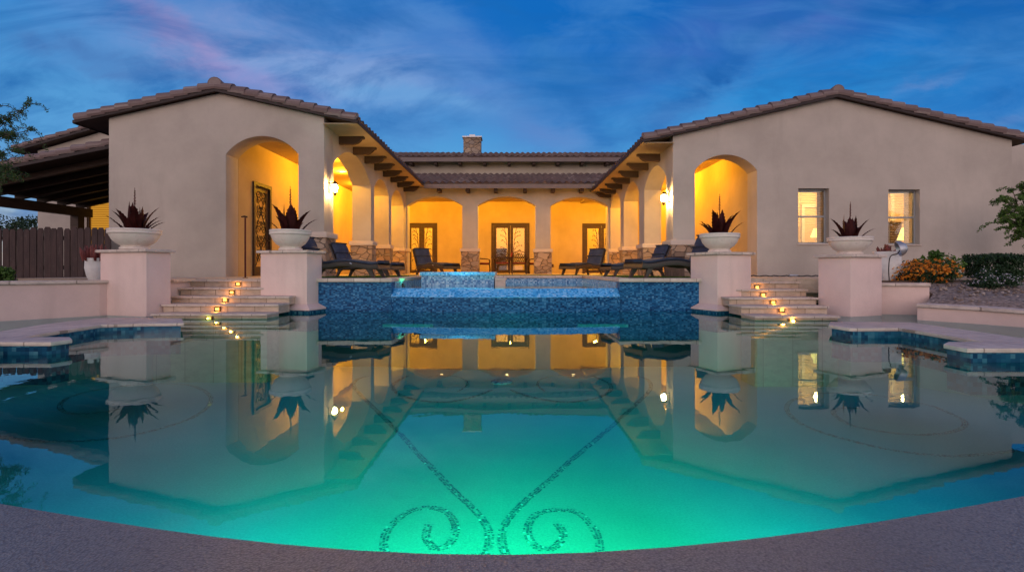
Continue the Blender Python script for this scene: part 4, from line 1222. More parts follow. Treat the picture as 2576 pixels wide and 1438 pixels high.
# iron-scroll door on the left walkway wall (faces +X)
xd = -6.61
b = MB(); b.box(xd - .12, xd + .05, yd0, yd0 + .08, .562, 2.98); b.box(xd - .12, xd + .05, yd1 - .08, yd1, .562, 2.98); b.box(xd - .12, xd + .05, yd0 + .08, yd1 - .08, 2.89, 2.98)
dr = b.build('scrollwork_door', 'wood', H)
b = MB(); b.box(xd - .06, xd - .01, yd0 + .084, yd0 + .20, .57, 2.886); b.box(xd - .06, xd - .01, yd1 - .20, yd1 - .084, .57, 2.886); b.box(xd - .06, xd - .01, yd0 + .2, yd1 - .2, 2.75, 2.886); b.box(xd - .06, xd - .01, yd0 + .2, yd1 - .2, .57, .80)
b.build('door_leaf', 'wood', dr)
M['litpane'] = mottled('painted_lit_interior_pane', (0.55, 0.32, 0.08), (0.70, 0.45, 0.14), 14, 0.25, 0.6, 40)  # gold of the lit interior behind is put into the pane colour
b = MB(); b.box(xd - .04, xd - .034, yd0 + .2, yd1 - .2, .80, 2.75); b.build('pane', 'litpane', dr)
b = MB(); xg = xd - .012
for k in range(5):
    zc = 1.0 + k * .38
    for cy_, sg, a0 in ((yd0 + .36, 1, 0), (yd1 - .36, -1, math.pi), (yd0 + .36, -1, 0.4), (yd1 - .36, 1, math.pi - .4)):
        s_ = spiral((cy_, zc + (0 if abs(a0) in (0, math.pi) else .18)), .13, 1.4, a0, sg, 16)
        b.tube([(xg, u, v) for u, v in s_], .009, 5)
b.tube([(xg, yd0 + .2, .8), (xg, yd1 - .2, 1.75), (xg, yd0 + .2, 2.74)], .01, 5); b.tube([(xg, yd1 - .2, .8), (xg, yd0 + .2, 1.75), (xg, yd1 - .2, 2.74)], .01, 5)
b.build('iron_scrolls', 'iron', dr)
b = MB(); b.tube([(xd - .01, yd1 - .14, 1.5), (xd + .05, yd1 - .14, 1.5), (xd + .06, yd1 - .24, 1.5)], .012, 6); b.build('handle', 'bronze', dr)

# ---------------------------------------------------------------- right wing windows
def sash_window(W, seed):
    x0, x1, z0, z1 = W
    y = YR + .16; f = .035
    b = MB(); b.box(x0 + .002, x0 + f, y, y + .06, z0 + .002, z1 - .002); b.box(x1 - f, x1 - .002, y, y + .06, z0 + .002, z1 - .002); b.box(x0 + f, x1 - f, y, y + .06, z1 - f, z1 - .002); b.box(x0 + f, x1 - f, y, y + .06, z0 + .002, z0 + f)
    zm = (z0 + z1) / 2
    b.box(x0 + f, x1 - f, y - .006, y + .05, zm - .02, zm + .02)
    wn = b.build('window', 'winframe', H)
    b = MB(); b.box(x0 + f, x1 - f, y + .02, y + .025, z0 + f, zm - .02); b.box(x0 + f, x1 - f, y + .03, y + .035, zm + .02, z1 - f); b.build('pane', 'glass', wn)
    b = MB(); b.box(x0 - .02, x1 + .02, YR - .035, YR + .155, z0 - .035, z0 - .002); b.bevel(.008, 2); b.build('sill', 'trim', wn, smooth=True)
    b = MB()
    nsl = 30; rr = Matrix.Rotation(R(-3), 4, 'X')
    for k in range(nsl):
        zc = z0 + f + .02 + (z1 - z0 - 2 * f - .05) * k / (nsl - 1)
        m = Matrix.Translation(((x0 + x1) / 2, y + .11, zc)) @ rr
        b.box(-(x1 - x0) / 2 + f, (x1 - x0) / 2 - f, -.019, .019, -.0012, .0012, m)
    b.box(x0 + f, x1 - f, y + .085, y + .135, z1 - f - .03, z1 - f - .002)
    for xx in (x0 + .2, x1 - .2): b.box(xx - .004, xx + .004, y + .088, y + .09, z0 + f, z1 - f - .03)
    b.build('blind', 'blind', wn)
sash_window(W1, 1); sash_window(W2, 2)
# white casings on the bedroom's back wall, seen through the blinds
for (xa, xb, za, zb) in ((PX(2026, 16.3), PX(2120, 16.3), .62, 2.62), (PX(2252, 16.3), PX(2306, 16.3), 2.2, 3.0)):
    b = MB(); b.box(xa - .09, xa, 16.33, 16.39, za, zb); b.box(xb, xb + .09, 16.33, 16.39, za, zb); b.box(xa - .09, xb + .09, 16.33, 16.39, zb, zb + .09)
    b.build('door_casing', 'white', H)
# lit blinds on the rear left window and the far right window
M['litblind'] = emit('backlit_blind', (1.0, 0.46, 0.05), 0.62)
def lit_window(x0, x1, z0, z1, y):
    b = MB(); f = .05
    b.box(x0 + .002, x0 + f, y + .03, y + .09, z0 + .002, z1 - .002); b.box(x1 - f, x1 - .002, y + .03, y + .09, z0 + .002, z1 - .002); b.box(x0 + f, x1 - f, y + .03, y + .09, z1 - f, z1 - .002); b.box(x0 + f, x1 - f, y + .03, y + .09, z0 + .002, z0 + f)
    wn = b.build('window', 'wood', H)
    b = MB(); n = int((z1 - z0 - 2 * f) / .058)
    for k in range(n):
        zc = z0 + f + .03 + k * .058
        b.box(x0 + f, x1 - f, -.022, .022, -.002, .002, Matrix.Translation((0, y + .13, zc)) @ Matrix.Rotation(R(52), 4, 'X'))
    b.build('blind', 'litblind', wn)
    b = MB(); b.face([(x0, y + .19, z0), (x1, y + .19, z0), (x1, y + .19, z1), (x0, y + .19, z1)]); b.build('shade', emit('dim_backlit_shade', (1.0, 0.36, 0.03), 0.28), wn)
lit_window(wx0, wx1, wz0, wz1, 17.2)
lit_window(12.75, 14.2, 1.35, 2.75, 16.0)

# small wall fittings
b = MB(); x = PX(1390, 25.5); b.box(x - .05, x + .05, YB - .02, YB - .001, .85, 1.0); b.build('outlet_box', 'bronze', H)
for (x, y, z, big) in ((-5.35, 15.7, 3.958, 1), (-5.6, 17.7, 3.958, 1), (-5.6, 20.2, 3.958, 1), (4.95, 15.9, 3.918, 1), (5.2, 18.0, 3.918, 1), (5.2, 20.7, 3.918, 1),
                       (-5.3, 24, 3.958, 1), (-3.15, 24, 3.958, 1), (-0.22, 24, 3.958, 1), (2.75, 24, 3.958, 1), (5.0, 24, 3.958, 1)):
    b = MB(); b.lathe([(.095, 0), (.095, -.012), (.07, -.014)], (x, y, z), 20, True, False); dl = b.build('downlight', 'trim', H)
    b = MB(); b.lathe([(.068, -.008), (.02, -.012)], (x, y, z), 16, False, True); b.build('lens', 'downlens', dl)

# wall lanterns
def lantern(label, x, y, z, dirx):
    t = thing('wall_lantern', label, 'wall lantern', (x, y, z), 0, 'lit lanterns on the front corner pillars')
    b = MB(); b.box(min(0, -dirx * .02), max(0, -dirx * .02), -.06, .06, -.10, .16); b.tube([(0, 0, .10), (dirx * .07, 0, .16), (dirx * .12, 0, .15)], .010, 6)
    b.build('bracket', 'iron', t, world=False)
    c = dirx * .12
    b = MB(); b.lathe([(.085, .10), (.07, .13), (.03, .165), (.012, .19)], (c, 0, 0), 8); b.build('cap', 'iron', t, world=False)
    b = MB()
    for k in range(4):
        a = k * math.pi / 2 + .785
        b.tube([(c + math.cos(a) * .072, math.sin(a) * .072, .10), (c + math.cos(a) * .05, math.sin(a) * .05, -.10)], .006, 5)
    b.lathe([(.055, -.10), (.05, -.12), (.015, -.15), (.006, -.17)], (c, 0, 0), 8)
    b.build('cage', 'iron', t, world=False)
    b = MB(); b.lathe([(.012, -.07), (.045, -.05), (.058, 0.0), (.06, .05), (.04, .09)], (c, 0, 0), 14); b.build('glass', 'lampglass', t, smooth='all', world=False)
lantern('lit lantern on the left wing corner pillar', -4.318, 12.72, CZ + (HZ - 475) * 12.7 / F, 1)
lantern('lit lantern on the right wing corner pillar', 3.998, 13.72, CZ + (HZ - 500) * 13.7 / F, -1)

# things seen through the windows
def table_lamp(label, px, py, d, s):
    c = P(px, py, d)
    t = thing('table_lamp', label, 'table lamp', (c.x, c.y, c.z))
    b = MB(); b.lathe([(.17 * s, -.11 * s), (.10 * s, .11 * s)], (0, 0, 0), 24, False, False); b.build('lamp_shade', 'shade', t, smooth='all', world=False)
    b = MB(); b.lathe([(.08 * s, -.40 * s), (.08 * s, -.38 * s), (.03 * s, -.36 * s), (.07 * s, -.27 * s), (.03 * s, -.17 * s), (.012 * s, -.15 * s), (.012 * s, .0)], (0, 0, 0), 16); b.build('lamp_base', 'cast', t, smooth=True, world=False)
table_lamp('lit table lamp behind the window nearer the arch', 2058, 585, 15.2, 1.15)
table_lamp('lit table lamp behind the rightmost window', 2284, 588, 15.0, 1.5)
t = thing('nightstand', 'wooden nightstand under the lamp behind the windows', 'nightstand', (9.6, 15.2, .6))
b = MB(); b.box(8.3, 11.3, 14.9, 15.6, .62, 1.30); b.build('cabinet_body', 'wood', t)
b = MB(); b.box(8.25, 11.35, 14.85, 15.62, 1.302, 1.34); b.build('top', 'wood', t)
t = thing('dresser', 'dark tall dresser seen in the lower pane of the rightmost window', 'dresser', (PX(2247, 15.8), 15.8, .6))
b = MB(); c0 = PX(2225, 15.8); c1 = PX(2262, 15.8); b.box(c0, c1, 15.7, 16.2, .6, CZ + (HZ - 562) * 15.8 / F); b.build('cabinet_body', 'wood', t)
b = MB(); b.box(c0 - .03, c1 + .03, 15.67, 16.22, CZ + (HZ - 562) * 15.8 / F + .001, CZ + (HZ - 562) * 15.8 / F + .04); b.build('top', 'wood', t)
t = thing('cabinet', 'dark cabinet seen through the middle glass doors', 'cabinet', (PX(1258, 27.5), 27.5, .56))
c0, c1 = PX(1236, 27.5), PX(1274, 27.5)
b = MB(); b.box(c0, c1, 27.4, 27.9, .57, 1.75); b.build('cabinet_body', 'wood', t)
b = MB(); b.box(c0 - .04, c1 + .04, 27.36, 27.92, 1.752, 1.82); b.build('cornice', 'wood', t)

# handrail post by the left arch
t = thing('handrail_post', 'thin brown iron handrail post on the landing before the left arch', 'handrail', (PX(617, 10.6), 10.6, DECK))
hx = PX(617, 10.6)
b = MB(); b.tube([(hx, 10.6, DECK), (hx, 10.6, CZ + (HZ - 548) * 10.6 / F)], .017, 8); b.lathe([(.05, DECK), (.05, DECK + .012)], (hx, 10.6, 0), 12); b.build('post', 'rust', t)
b = MB(); zt = CZ + (HZ - 546) * 10.6 / F; b.tube([(hx + .04, 10.6, zt), (hx - .02, 10.6, zt + .012), (hx - .05, 10.55, zt - .0)], [.016, .02, .012], 8); b.build('scroll_end', 'bronze', t, smooth=True)

# garden hose along the right wall
b = MB()
pts = [(PX(1890, 12.9) + (PX(2062, 12.9) - PX(1890, 12.9)) * k / 24, 12.9 + .05 * math.sin(k * .9), DECK + .018 + .012 * math.sin(k * 1.7)) for k in range(25)]
b.tube(pts, .014, 6)
t = thing('garden_hose', 'dark hose lying along the foot of the right wing wall', 'hose', (pts[0][0], 12.9, DECK))
b.build('hose_pipe', 'hose', t, smooth='all')
b = MB(); b.tube([(PX(1985, 12.85), 12.85, DECK + .03), (PX(1998, 12.85), 12.85, DECK + .03), (PX(2008, 12.85), 12.85, DECK + .035)], [.03, .025, .012], 8); b.build('nozzle', 'metal', t, smooth=True)

# ================================================================== FENCE
t = thing('picket_fence', 'dark brown wooden picket fence at the far left', 'fence', (-11, 12.0, .5))
xf0 = PX(-260, 12.0); n = 0
rnd = random.Random(4)
x = xf0
while x < PX(270, 12.0):
    wd = .135 + rnd.uniform(-.008, .01); ht = 1.66 + rnd.uniform(-.025, .02)
    if PX(0, 12) < x < PX(75, 12): ht -= .015
    b = MB(); y = 12.0 + rnd.uniform(-.008, .008)
    b.prism([(x, y, .50), (x + wd, y, .50), (x + wd, y, ht - .05), (x + wd - .03, y, ht), (x + .03, y, ht), (x, y, ht - .05)], (0, .022, 0))
    b.build('picket', 'fence', t)
    x += wd + rnd.choice([.006, .012, .02, .026, .03])
    n += 1
for z in (.72, 1.38):
    b = MB(); b.box(xf0, PX(272, 12.0), 12.035, 12.075, z, z + .09); b.build('rail', 'fence', t)
for px in (-250, 10, 180):
    b = MB(); xx = PX(px, 12.1); b.box(xx, xx + .09, 12.08, 12.17, .45, 1.55); b.build('post', 'fence', t)

# ================================================================== LOUNGERS
def lounger_proto(label, back=66):
    """head at -x, foot at +x; length about 2 m"""
    t = thing('sun_lounger', label, 'sun lounger', (0, 0, 0), 0, 'wicker loungers around the upper pool')
    W = .31
    # wavy side profile: seat crest near the knees, dipping to the foot
    prof = [(-.35, .30), (-.15, .295), (.1, .31), (.35, .345), (.6, .345), (.85, .31), (1.05, .285), (1.22, .30)]
    sm = smooth_line([(x, 0, z) for x, z in prof], 5)
    ang = R(back)
    bx0, bz0 = -.36, .30
    bl = .60
    backpts = [Vector((bx0 - math.cos(ang) * s, 0, bz0 + math.sin(ang) * s + .03 * math.sin(s / bl * math.pi))) for s in [bl * k / 8 for k in range(9)]]
    def sweep(line, half, th, lift=0.0):
        b = MB(); rows = []
        for i, p in enumerate(line):
            tt = (line[min(i + 1, len(line) - 1)] - line[max(i - 1, 0)]).normalized(); nn = Vector((-tt.z, 0, tt.x))
            if nn.z < 0 and abs(tt.x) > .2: nn = -nn
            q = p + nn * lift
            rows.append([b.bm.verts.new(q + Vector((0, s * half, 0)) + nn * k) for s, k in ((-1, 0), (1, 0), (1, th), (-1, th))])
        for i in range(len(rows) - 1):
            for k in range(4): b.bm.faces.new((rows[i][k], rows[i][(k + 1) % 4], rows[i + 1][(k + 1) % 4], rows[i + 1][k]))
        b.bm.faces.new(rows[0]); b.bm.faces.new(list(reversed(rows[-1])))
        return b
    b = sweep(sm, W, -.10); b.bevel(.018, 2); b.build('frame', 'wicker', t, smooth=True, world=False)
    b = sweep([Vector(p) for p in backpts], W, .045 if ang > R(90) else .045, -.05); b.bevel(.012, 2); b.build('backrest', 'wicker', t, smooth=True, world=False)
    seg = len(sm)
    b = sweep(sm, W - .03, .05, .004); b.bevel(.022, 3); b.build('seat_cushion', 'navy', t, smooth='all', world=False)
    for (a, c) in ((0, 4), (4, 8)):
        b = sweep([Vector(p) for p in backpts[a:c + 1]], W - .03, .075, .004); b.bevel(.028, 3); b.build('back_cushion', 'navy', t, smooth='all', world=False)
    for x0, sgn in ((-.25, -1), (.95, 1)):
        for s in (-1, 1):
            y = s * (W - .05)
            b = MB(); b.prism([(x0 - .07, y - .025, .27), (x0 + .09, y - .025, .27), (x0 + .04 + sgn * .11, y - .025, .12), (x0 + sgn * .17 + .03, y - .025, 0), (x0 + sgn * .17 - .03, y - .025, 0), (x0 - .05 + sgn * .10, y - .025, .12)], (0, .05, 0)); b.build('leg', 'wicker', t, world=False)
    b = MB(); b.tube([(-.42, -.2, .31), (-.68, -.2, .12), (-.68, .2, .12), (-.42, .2, .31)], .014, 6); b.build('back_strut', 'wicker', t, world=False)
    b = MB(); b.tube([(.62, -W - .012, .32), (.66, -W - .018, .30)], .016, 8); b.build('hinge_knob', 'metal', t, world=False)
    return t
def place(o, head, foot):
    h, f = Vector(head), Vector(foot)
    d = f - h
    o.rotation_euler = (0, 0, math.atan2(d.y, d.x))
    L = d.length / 2.0
    o.location = (h.x + d.x * .38, h.y + d.y * .38, DECK + .006)
    o.scale = (L, L, L)
L1 = lounger_proto('nearest left dark wicker lounger, its head end behind the left inner pier')
place(L1, (PX(748, 10.0), 10.0, 0), (PX(968, 9.7), 9.7, 0))
spots = [('left wicker lounger with raised navy back, standing behind the nearest left one', (PX(836, 11.7), 11.7), (PX(1003, 11.15), 11.15)),
         ('far left navy lounger standing before the first arcade arch', (PX(1052, 18.4), 18.4), (PX(1138, 16.9), 16.9)),
         ('far right navy lounger standing before the third arcade arch', (PX(1510, 18.4), 18.4), (PX(1426, 16.9), 16.9)),
         ('right wicker lounger with raised navy back, beside the right colonnade', (PX(1682, 12.1), 12.1), (PX(1522, 11.6), 11.6)),
         ('nearest right wicker lounger, its head end behind the right inner pier', (PX(1800, 10.5), 10.5), (PX(1590, 9.85), 9.85))]
for lb, h, f in spots:
    o = copy_tree(L1); o['label'] = lb
    place(o, (*h, 0), (*f, 0))

# drum side table near the right pillar
t = thing('side_table', 'ribbed brown drum side table beside the right corner pillar', 'side table', (PX(1697, 11.6), 11.6, DECK))
b = MB()
prof = [(.19, 0), (.2, .02), (.2, .40), (.205, .42)]
b.lathe(prof, (0, 0, 0), 40)
for v in b.bm.verts:
    a = math.atan2(v.co.y, v.co.x)
    k = 1 + .03 * math.cos(a * 20); v.co.x *= k; v.co.y *= k
b.build('drum', 'clay', t, smooth=True, world=False)
b = MB(); b.lathe([(.215, .42), (.22, .43), (.215, .45)], (0, 0, 0), 32); b.build('table_top', 'wood', t, smooth=True, world=False)

# ================================================================== DINING SET
TY = 23.6
t = thing('dining_table', 'dark bronze patio table before the middle glass doors', 'table', (PX(1284, TY), TY, DECK))
b = MB(); b.box(-.83, .83, -.5, .5, .69, .72); b.bevel(.01, 2); b.build('table_top', 'bronze', t, world=False)
for sx in (-1, 1):
    for sy in (-1, 1):
        b = MB(); b.tube([(sx * .70, sy * .38, .69), (sx * .66, sy * .35, .4), (sx * .70, sy * .38, 0)], [.035, .025, .03], 8); b.build('leg', 'bronze', t, world=False)
def chair_proto(label):
    t = thing('dining_chair', label, 'dining chair', (0, 0, 0), 0, 'chairs around the patio table')
    b = MB(); b.box(-.25, .25, -.24, .24, .40, .43); b.bevel(.008, 1); b.build('seat', 'bronze', t, world=False)
    b = MB(); b.box(-.24, .24, -.23, .22, .432, .49); b.bevel(.02, 2); b.build('seat_cushion', 'redcloth', t, smooth='all', world=False)
    for sx in (-1, 1):
        b = MB(); b.tube([(sx * .24, -.23, .43), (sx * .245, -.25, .2), (sx * .25, -.23, 0)], [.018, .015, .02], 6); b.build('leg', 'bronze', t, world=False)
        b = MB(); b.tube([(sx * .24, .23, .43), (sx * .245, .26, .2), (sx * .26, .31, 0)], [.018, .015, .02], 6); b.build('leg', 'bronze', t, world=False)
        b = MB(); b.tube(smooth_line([(sx * .25, .30, .68), (sx * .29, .1, .67), (sx * .29, -.18, .64), (sx * .27, -.24, .56), (sx * .25, -.22, .43)], 5), .016, 6); b.build('armrest', 'bronze', t, world=False)
    b = MB()
    def bp(u, z): return (u, .24 + (z - .43) * .22 - .04 * (1 - (u / .25) ** 2) * -1, z)
    out = [bp(-.24, .43), bp(-.25, .70), bp(-.2, .88), bp(0, .95), bp(.2, .88), bp(.25, .70), bp(.24, .43)]
    b.tube(smooth_line(out, 6), .016, 6)
    for k in range(-5, 6):
        for s in (-1, 1):
            pts = []
            for i in range(9):
                z = .50 + .38 * i / 8; u = k * .075 + s * .19 * (i / 8 - .5)
                lim = .24 if z < .75 else .24 - (z - .75) * .9
                if abs(u) < lim: pts.append(bp(u, z))
            if len(pts) > 2: b.tube(pts, .011, 4)
    b.tube([bp(-.24, .52), bp(0, .52), bp(.24, .52)], .012, 5)
    b.build('lattice_back', 'bronze', t, world=False)
    return t
ch = chair_proto('lattice-back chair at the left end of the patio table')
chairs = [(PX(1217, TY), TY, R(90), None), (PX(1346, TY), TY + .05, R(-90), 'lattice-back chair at the right end of the patio table'),
          (PX(1264, 22.85), 22.85, R(180), 'left lattice-back chair on the pool side of the patio table'), (PX(1306, 22.85), 22.85, R(180), 'right lattice-back chair on the pool side of the patio table')]
for i, (x, y, rz, lb) in enumerate(chairs):
    o = ch if i == 0 else copy_tree(ch)
    if lb: o['label'] = lb
    o.location = (x, y, DECK); o.rotation_euler = (0, 0, rz); o.scale = (1.16, 1.1, 1.0)
t = thing('table_vase', 'slim dark red vase with twigs standing on the patio table', 'vase', (PX(1288, TY), TY, DECK + .722))
b = MB(); b.lathe([(.04, 0), (.06, .06), (.05, .14), (.025, .2), (.035, .23)], (0, 0, 0), 16); b.build('vase_body', 'redcloth', t, smooth=True, world=False)
b = MB()
for k in range(7):
    a = k * .9; b.tube([(0, 0, .2), (.03 * math.cos(a), .03 * math.sin(a), .33), (.07 * math.cos(a), .07 * math.sin(a), .42)], .005, 4)
b.build('twigs', 'rust', t, world=False)

# ================================================================== POTS BEHIND THE OUTER PIERS
def pot(label, c, r, h, name='garden_pot'):
    t = thing(name, label, 'pot', c)
    b = MB(); b.lathe([(r * .55, 0), (r * .8, h * .25), (r * 1.0, h * .6), (r * .95, h * .85), (r * 1.02, h * .93), (r * 1.02, h), (r * .9, h), (r * .85, h * .85)], (0, 0, 0), 28, True, True)
    for v in b.bm.verts:
        a = math.atan2(v.co.y, v.co.x); k = 1 + .025 * math.cos(a * 9 + v.co.z * 30); v.co.x *= k; v.co.y *= k
    b.build('pot_body', 'white', t, smooth=True, world=False)
    return t
def red_succulent(label, c, s, seed):
    t = thing('red_succulent', label, 'potted plant', c)
    rnd = random.Random(seed)
    b = MB()
    for k in range(46):
        a = rnd.random() * 6.28; r_ = rnd.random() * .16 * s; tl = r_ * 2.4 / s * .5
        h = rnd.uniform(.1, .26) * s
        p0 = Vector((math.cos(a) * r_, math.sin(a) * r_, 0)); p2 = p0 + Vector((math.cos(a) * tl * .3, math.sin(a) * tl * .3, h))
        b.tube([p0, (p0 + p2) / 2 + Vector((0, 0, .02)), p2], [.018 * s, .026 * s, .006 * s], 5)
    b.build('stems', 'redplant', t, world=False)
    return t
c0 = P(240, 680, 9.6); c0.z = .5
pot('white textured pot beside the picket fence, half behind the leftmost pier', c0, .16, .42)
red_succulent('red succulent in the white pot by the picket fence', (c0.x, c0.y, .87), 1.15, 3)
c0 = Vector((PX(2232, 9.75), 9.75, .52))
pot('white carved pot behind the rightmost pier', c0, .22, .52)
red_succulent('red columnar succulent in the white pot behind the rightmost pier', (c0.x - .02, c0.y, .99), .75, 9)
t = thing('garden_spotlight', 'grey dome garden light on a thin black stem beside the rightmost pier', 'garden light', (PX(2240, 9.3), 9.3, .52))
b = MB(); b.tube(smooth_line([(-.02, 0, 0), (-.03, 0, .22), (.0, 0, .42), (.12, 0, .47), (.16, 0, .53)], 5), .009, 6); b.build('stem', 'iron', t, world=False)
b = MB()
b.lathe([(.005, .13), (.06, .12), (.10, .085), (.125, .03), (.13, 0)], (0, 0, 0), 24, False, False)
bmesh.ops.transform(b.bm, matrix=Matrix.Translation((.13, 0, .55)) @ Matrix.Rotation(R(70), 4, 'Y') @ Matrix.Rotation(R(20), 4, 'X'), verts=b.bm.verts)
bmesh.ops.solidify(b.bm, geom=list(b.bm.faces), thickness=.006)
b.build('dome', 'metal', t, smooth=True, world=False)

# ================================================================== PLANTS
def rand_unit(rnd):
    while True:
        v = Vector((rnd.uniform(-1, 1), rnd.uniform(-1, 1), rnd.uniform(-1, 1)))
        if .05 < v.length < 1: return v.normalized()
def leaves_in(b, rnd, clumps, n, size, spread, asp=.5, droop=0.0):
    for i in range(n):
        c, r = rnd.choice(clumps)
        v = rand_unit(rnd) * (rnd.random() ** .45)
        p = Vector(c) + Vector((v.x * r[0], v.y * r[1], v.z * r[2]))
        a = rand_unit(rnd); a.z -= droop; a.normalize()
        w = a.cross(rand_unit(rnd))
        if w.length < .01: continue
        w.normalize()
        s = size * rnd.uniform(.6, 1.3)
        b.leaf(p, a * s * .5, w * s * asp)
def bush(name, label, cat, loc, dims, n, size, mat, seed, flowers=None, fn=0, fs=.03, clump_n=26, boxy=False, stems=10, group=None):
    rnd = random.Random(seed)
    t = thing(name, label, cat, loc, 0, group)
    clumps = []
    for k in range(clump_n):
        if boxy:
            v = Vector((rnd.uniform(-1, 1), rnd.uniform(-1, 1), rnd.uniform(0, 1)))
            ax = rnd.randrange(3)
            if ax == 0: v.x = math.copysign(1, v.x)
            elif ax == 1: v.y = math.copysign(1, v.y)
            else: v.z = 1
            c = (v.x * dims[0] * .88, v.y * dims[1] * .88, v.z * dims[2] * .92 + .03); r = (dims[0] * .26,) * 3
            r = (min(.14, r[0]),) * 3
        else:
            v = rand_unit(rnd); v.z = abs(v.z)
            q = rnd.uniform(.35, .85)
            c = (v.x * dims[0] * q, v.y * dims[1] * q, v.z * dims[2] * q)
            m_ = min(dims) * rnd.uniform(.22, .5); r = (m_, m_, m_ * .8)
        clumps.append((c, r))
    b = MB()
    for k in range(stems):
        c, r = clumps[k % len(clumps)]
        c = Vector(c); m = Vector((c.x * .35, c.y * .35, c.z * .5))
        b.tube([(c.x * .08, c.y * .08, -.03), m, c], [.014, .009, .004], 5)
    b.build('stems', 'bark', t, world=False)
    b = MB(); leaves_in(b, rnd, clumps, n, size, 1)
    b.build('foliage', mat, t, world=False, fixn=False)
    if flowers:
        b = MB()
        for k in range(fn):
            c, r = rnd.choice(clumps)
            v = rand_unit(rnd); v.z = abs(v.z) * .9 + .1; v.y = -abs(v.y) if rnd.random() < .6 else v.y
            p = Vector(c) + Vector((v.x * r[0], v.y * r[1], v.z * r[2])) * 1.02
            for q in range(5):
                a = rand_unit(rnd); w_ = a.orthogonal().normalized()
                b.leaf(p + rand_unit(rnd) * fs * .45, a * fs * .5, w_ * fs * .8)
        b.build('blossom', flowers, t, world=False, fixn=False)
    return t
lo = P(2322, 715, 9.6)
bush('flowering_shrub', 'rounded shrub covered in orange blossom beside the right low wall', 'shrub', (lo.x, 9.6, .42), (.62, .5, .52), 5200, .05, 'leaf_dark', 3, 'orange', 620, .038, 40)
bush('green_shrub', 'loose green shrub rising behind the orange flowering one', 'shrub', (PX(2352, 10.9), 10.9, .50), (.55, .5, .66), 3200, .075, 'leaf_bright', 5, clump_n=18)
bush('clipped_hedge', 'dark green box-clipped hedge by the right wing wall', 'hedge', (PX(2497, 10.6), 10.6, .50), (.335, .36, .46), 15000, .042, 'leaf_dark', 7, boxy=True, clump_n=150)
bush('white_flower_shrub', 'low spreading shrub with tiny white flowers on the gravel', 'shrub', (PX(2495, 8.9), 8.9, .45), (.48, .40, .28), 4200, .035, 'leaf_dark', 8, 'paleflower', 170, .017, 34)
bush('grassy_plant', 'wispy green plant at the left edge before the picket fence', 'plant', (PX(8, 9.2), 9.2, .5), (.34, .3, .34), 2600, .06, 'leaf_bright', 12, 'paleflower', 30, .014, 16)

def tree(name, label, loc, trunk, limbs, mat, leaf_n, size, seed, spray=.34, group=None, droop=.3, asp=.35, twig=True, tw_n=5, lr=.03):
    """trunk: list of points; limbs: list of end points; twigs with leaflets fan from the limb ends"""
    rnd = random.Random(seed)
    t = thing(name, label, 'tree', loc, 0, group)
    b = MB()
    tp = [Vector(p) for p in trunk]
    b.tube(smooth_line(tp, 4), [.09 - .05 * i / (4 * (len(tp) - 1)) for i in range(4 * (len(tp) - 1) + 1)], 8)
    ends = []
    for e in limbs:
        e = Vector(e); k = rnd.choice(tp[1:]) if len(tp) > 2 else tp[-1]
        if e.z < k.z: k = tp[len(tp) // 2]
        m = k.lerp(e, .5) + Vector((rnd.uniform(-.1, .1), rnd.uniform(-.1, .1), .18))
        ln = smooth_line([k, m, e], 5)
        b.tube(ln, [lr * (1 - .8 * i / (len(ln) - 1)) for i in range(len(ln))], 6)
        ends.append((ln, e))
    b.build('trunk', 'bark', t, world=False)
    b = MB(); tw = MB()
    per = leaf_n // max(1, len(ends))
    for ln, e in ends:
        twigs = []
        for q in range(tw_n + 4):
            s = ln[rnd.randrange(len(ln) // 3, len(ln))]
            d = rand_unit(rnd); d.z = d.z * .6 - droop * .3
            L = spray * rnd.uniform(.6, 1.5)
            p = [s, s + d * L * .5 + Vector((0, 0, .03)), s + d * L + Vector((0, 0, -droop * L * .5))]
            tw.tube(p, [.006, .004, .002], 4, cap=False)
            twigs.append(smooth_line(p, 6))
        for i in range(per):
            tl = rnd.choice(twigs)
            p = rnd.choice(tl) + rand_unit(rnd) * spray * .13
            a = rand_unit(rnd); a.z -= droop; a.normalize(); w = a.orthogonal(); w.rotate(Matrix.Rotation(rnd.random() * 6.28, 3, a)); s = size * rnd.uniform(.6, 1.3)
            b.leaf(p, a * s * .5, w.normalized() * s * asp)
    tw.build('twigs', 'bark', t, world=False)
    b.build('crown', mat, t, world=False, fixn=False)
    return t
# left mesquite: trunk just outside the frame, sprays reaching in
D = 7.4
def LP(x, y, d=D): p = P(x, y, d); return (p.x + 8.4, d - 7.4, p.z - .5)
limbs = [LP(70, 262), LP(20, 300), LP(85, 325, 7.2), LP(35, 345), LP(-10, 265, 7.7), LP(20, 375, 7.1), LP(-40, 335), LP(30, 430, 7.0), LP(-30, 415, 7.3), LP(55, 455, 7.0), LP(-80, 240, 7.6), LP(-90, 380), LP(-12, 165, 7.6), LP(-120, 290), LP(-150, 190), LP(-160, 350), LP(-60, 300, 7.9), LP(-5, 400, 7.8)]
tree('mesquite_tree', 'fine leaved tree reaching in at the left edge', (-8.4, 7.4, .5), [(0, 0, 0), (.05, .1, .7), (.0, .0, 1.3), (.25, 0, 1.8)], limbs, 'leaf_tree', 24000, .036, 21, .22, droop=.35, asp=.28, tw_n=12, lr=.016)
D2 = 11.3
def RP(x, y, d=D2): p = P(x, y, d); return (p.x - 11.2, d - 11.3, p.z - .52)
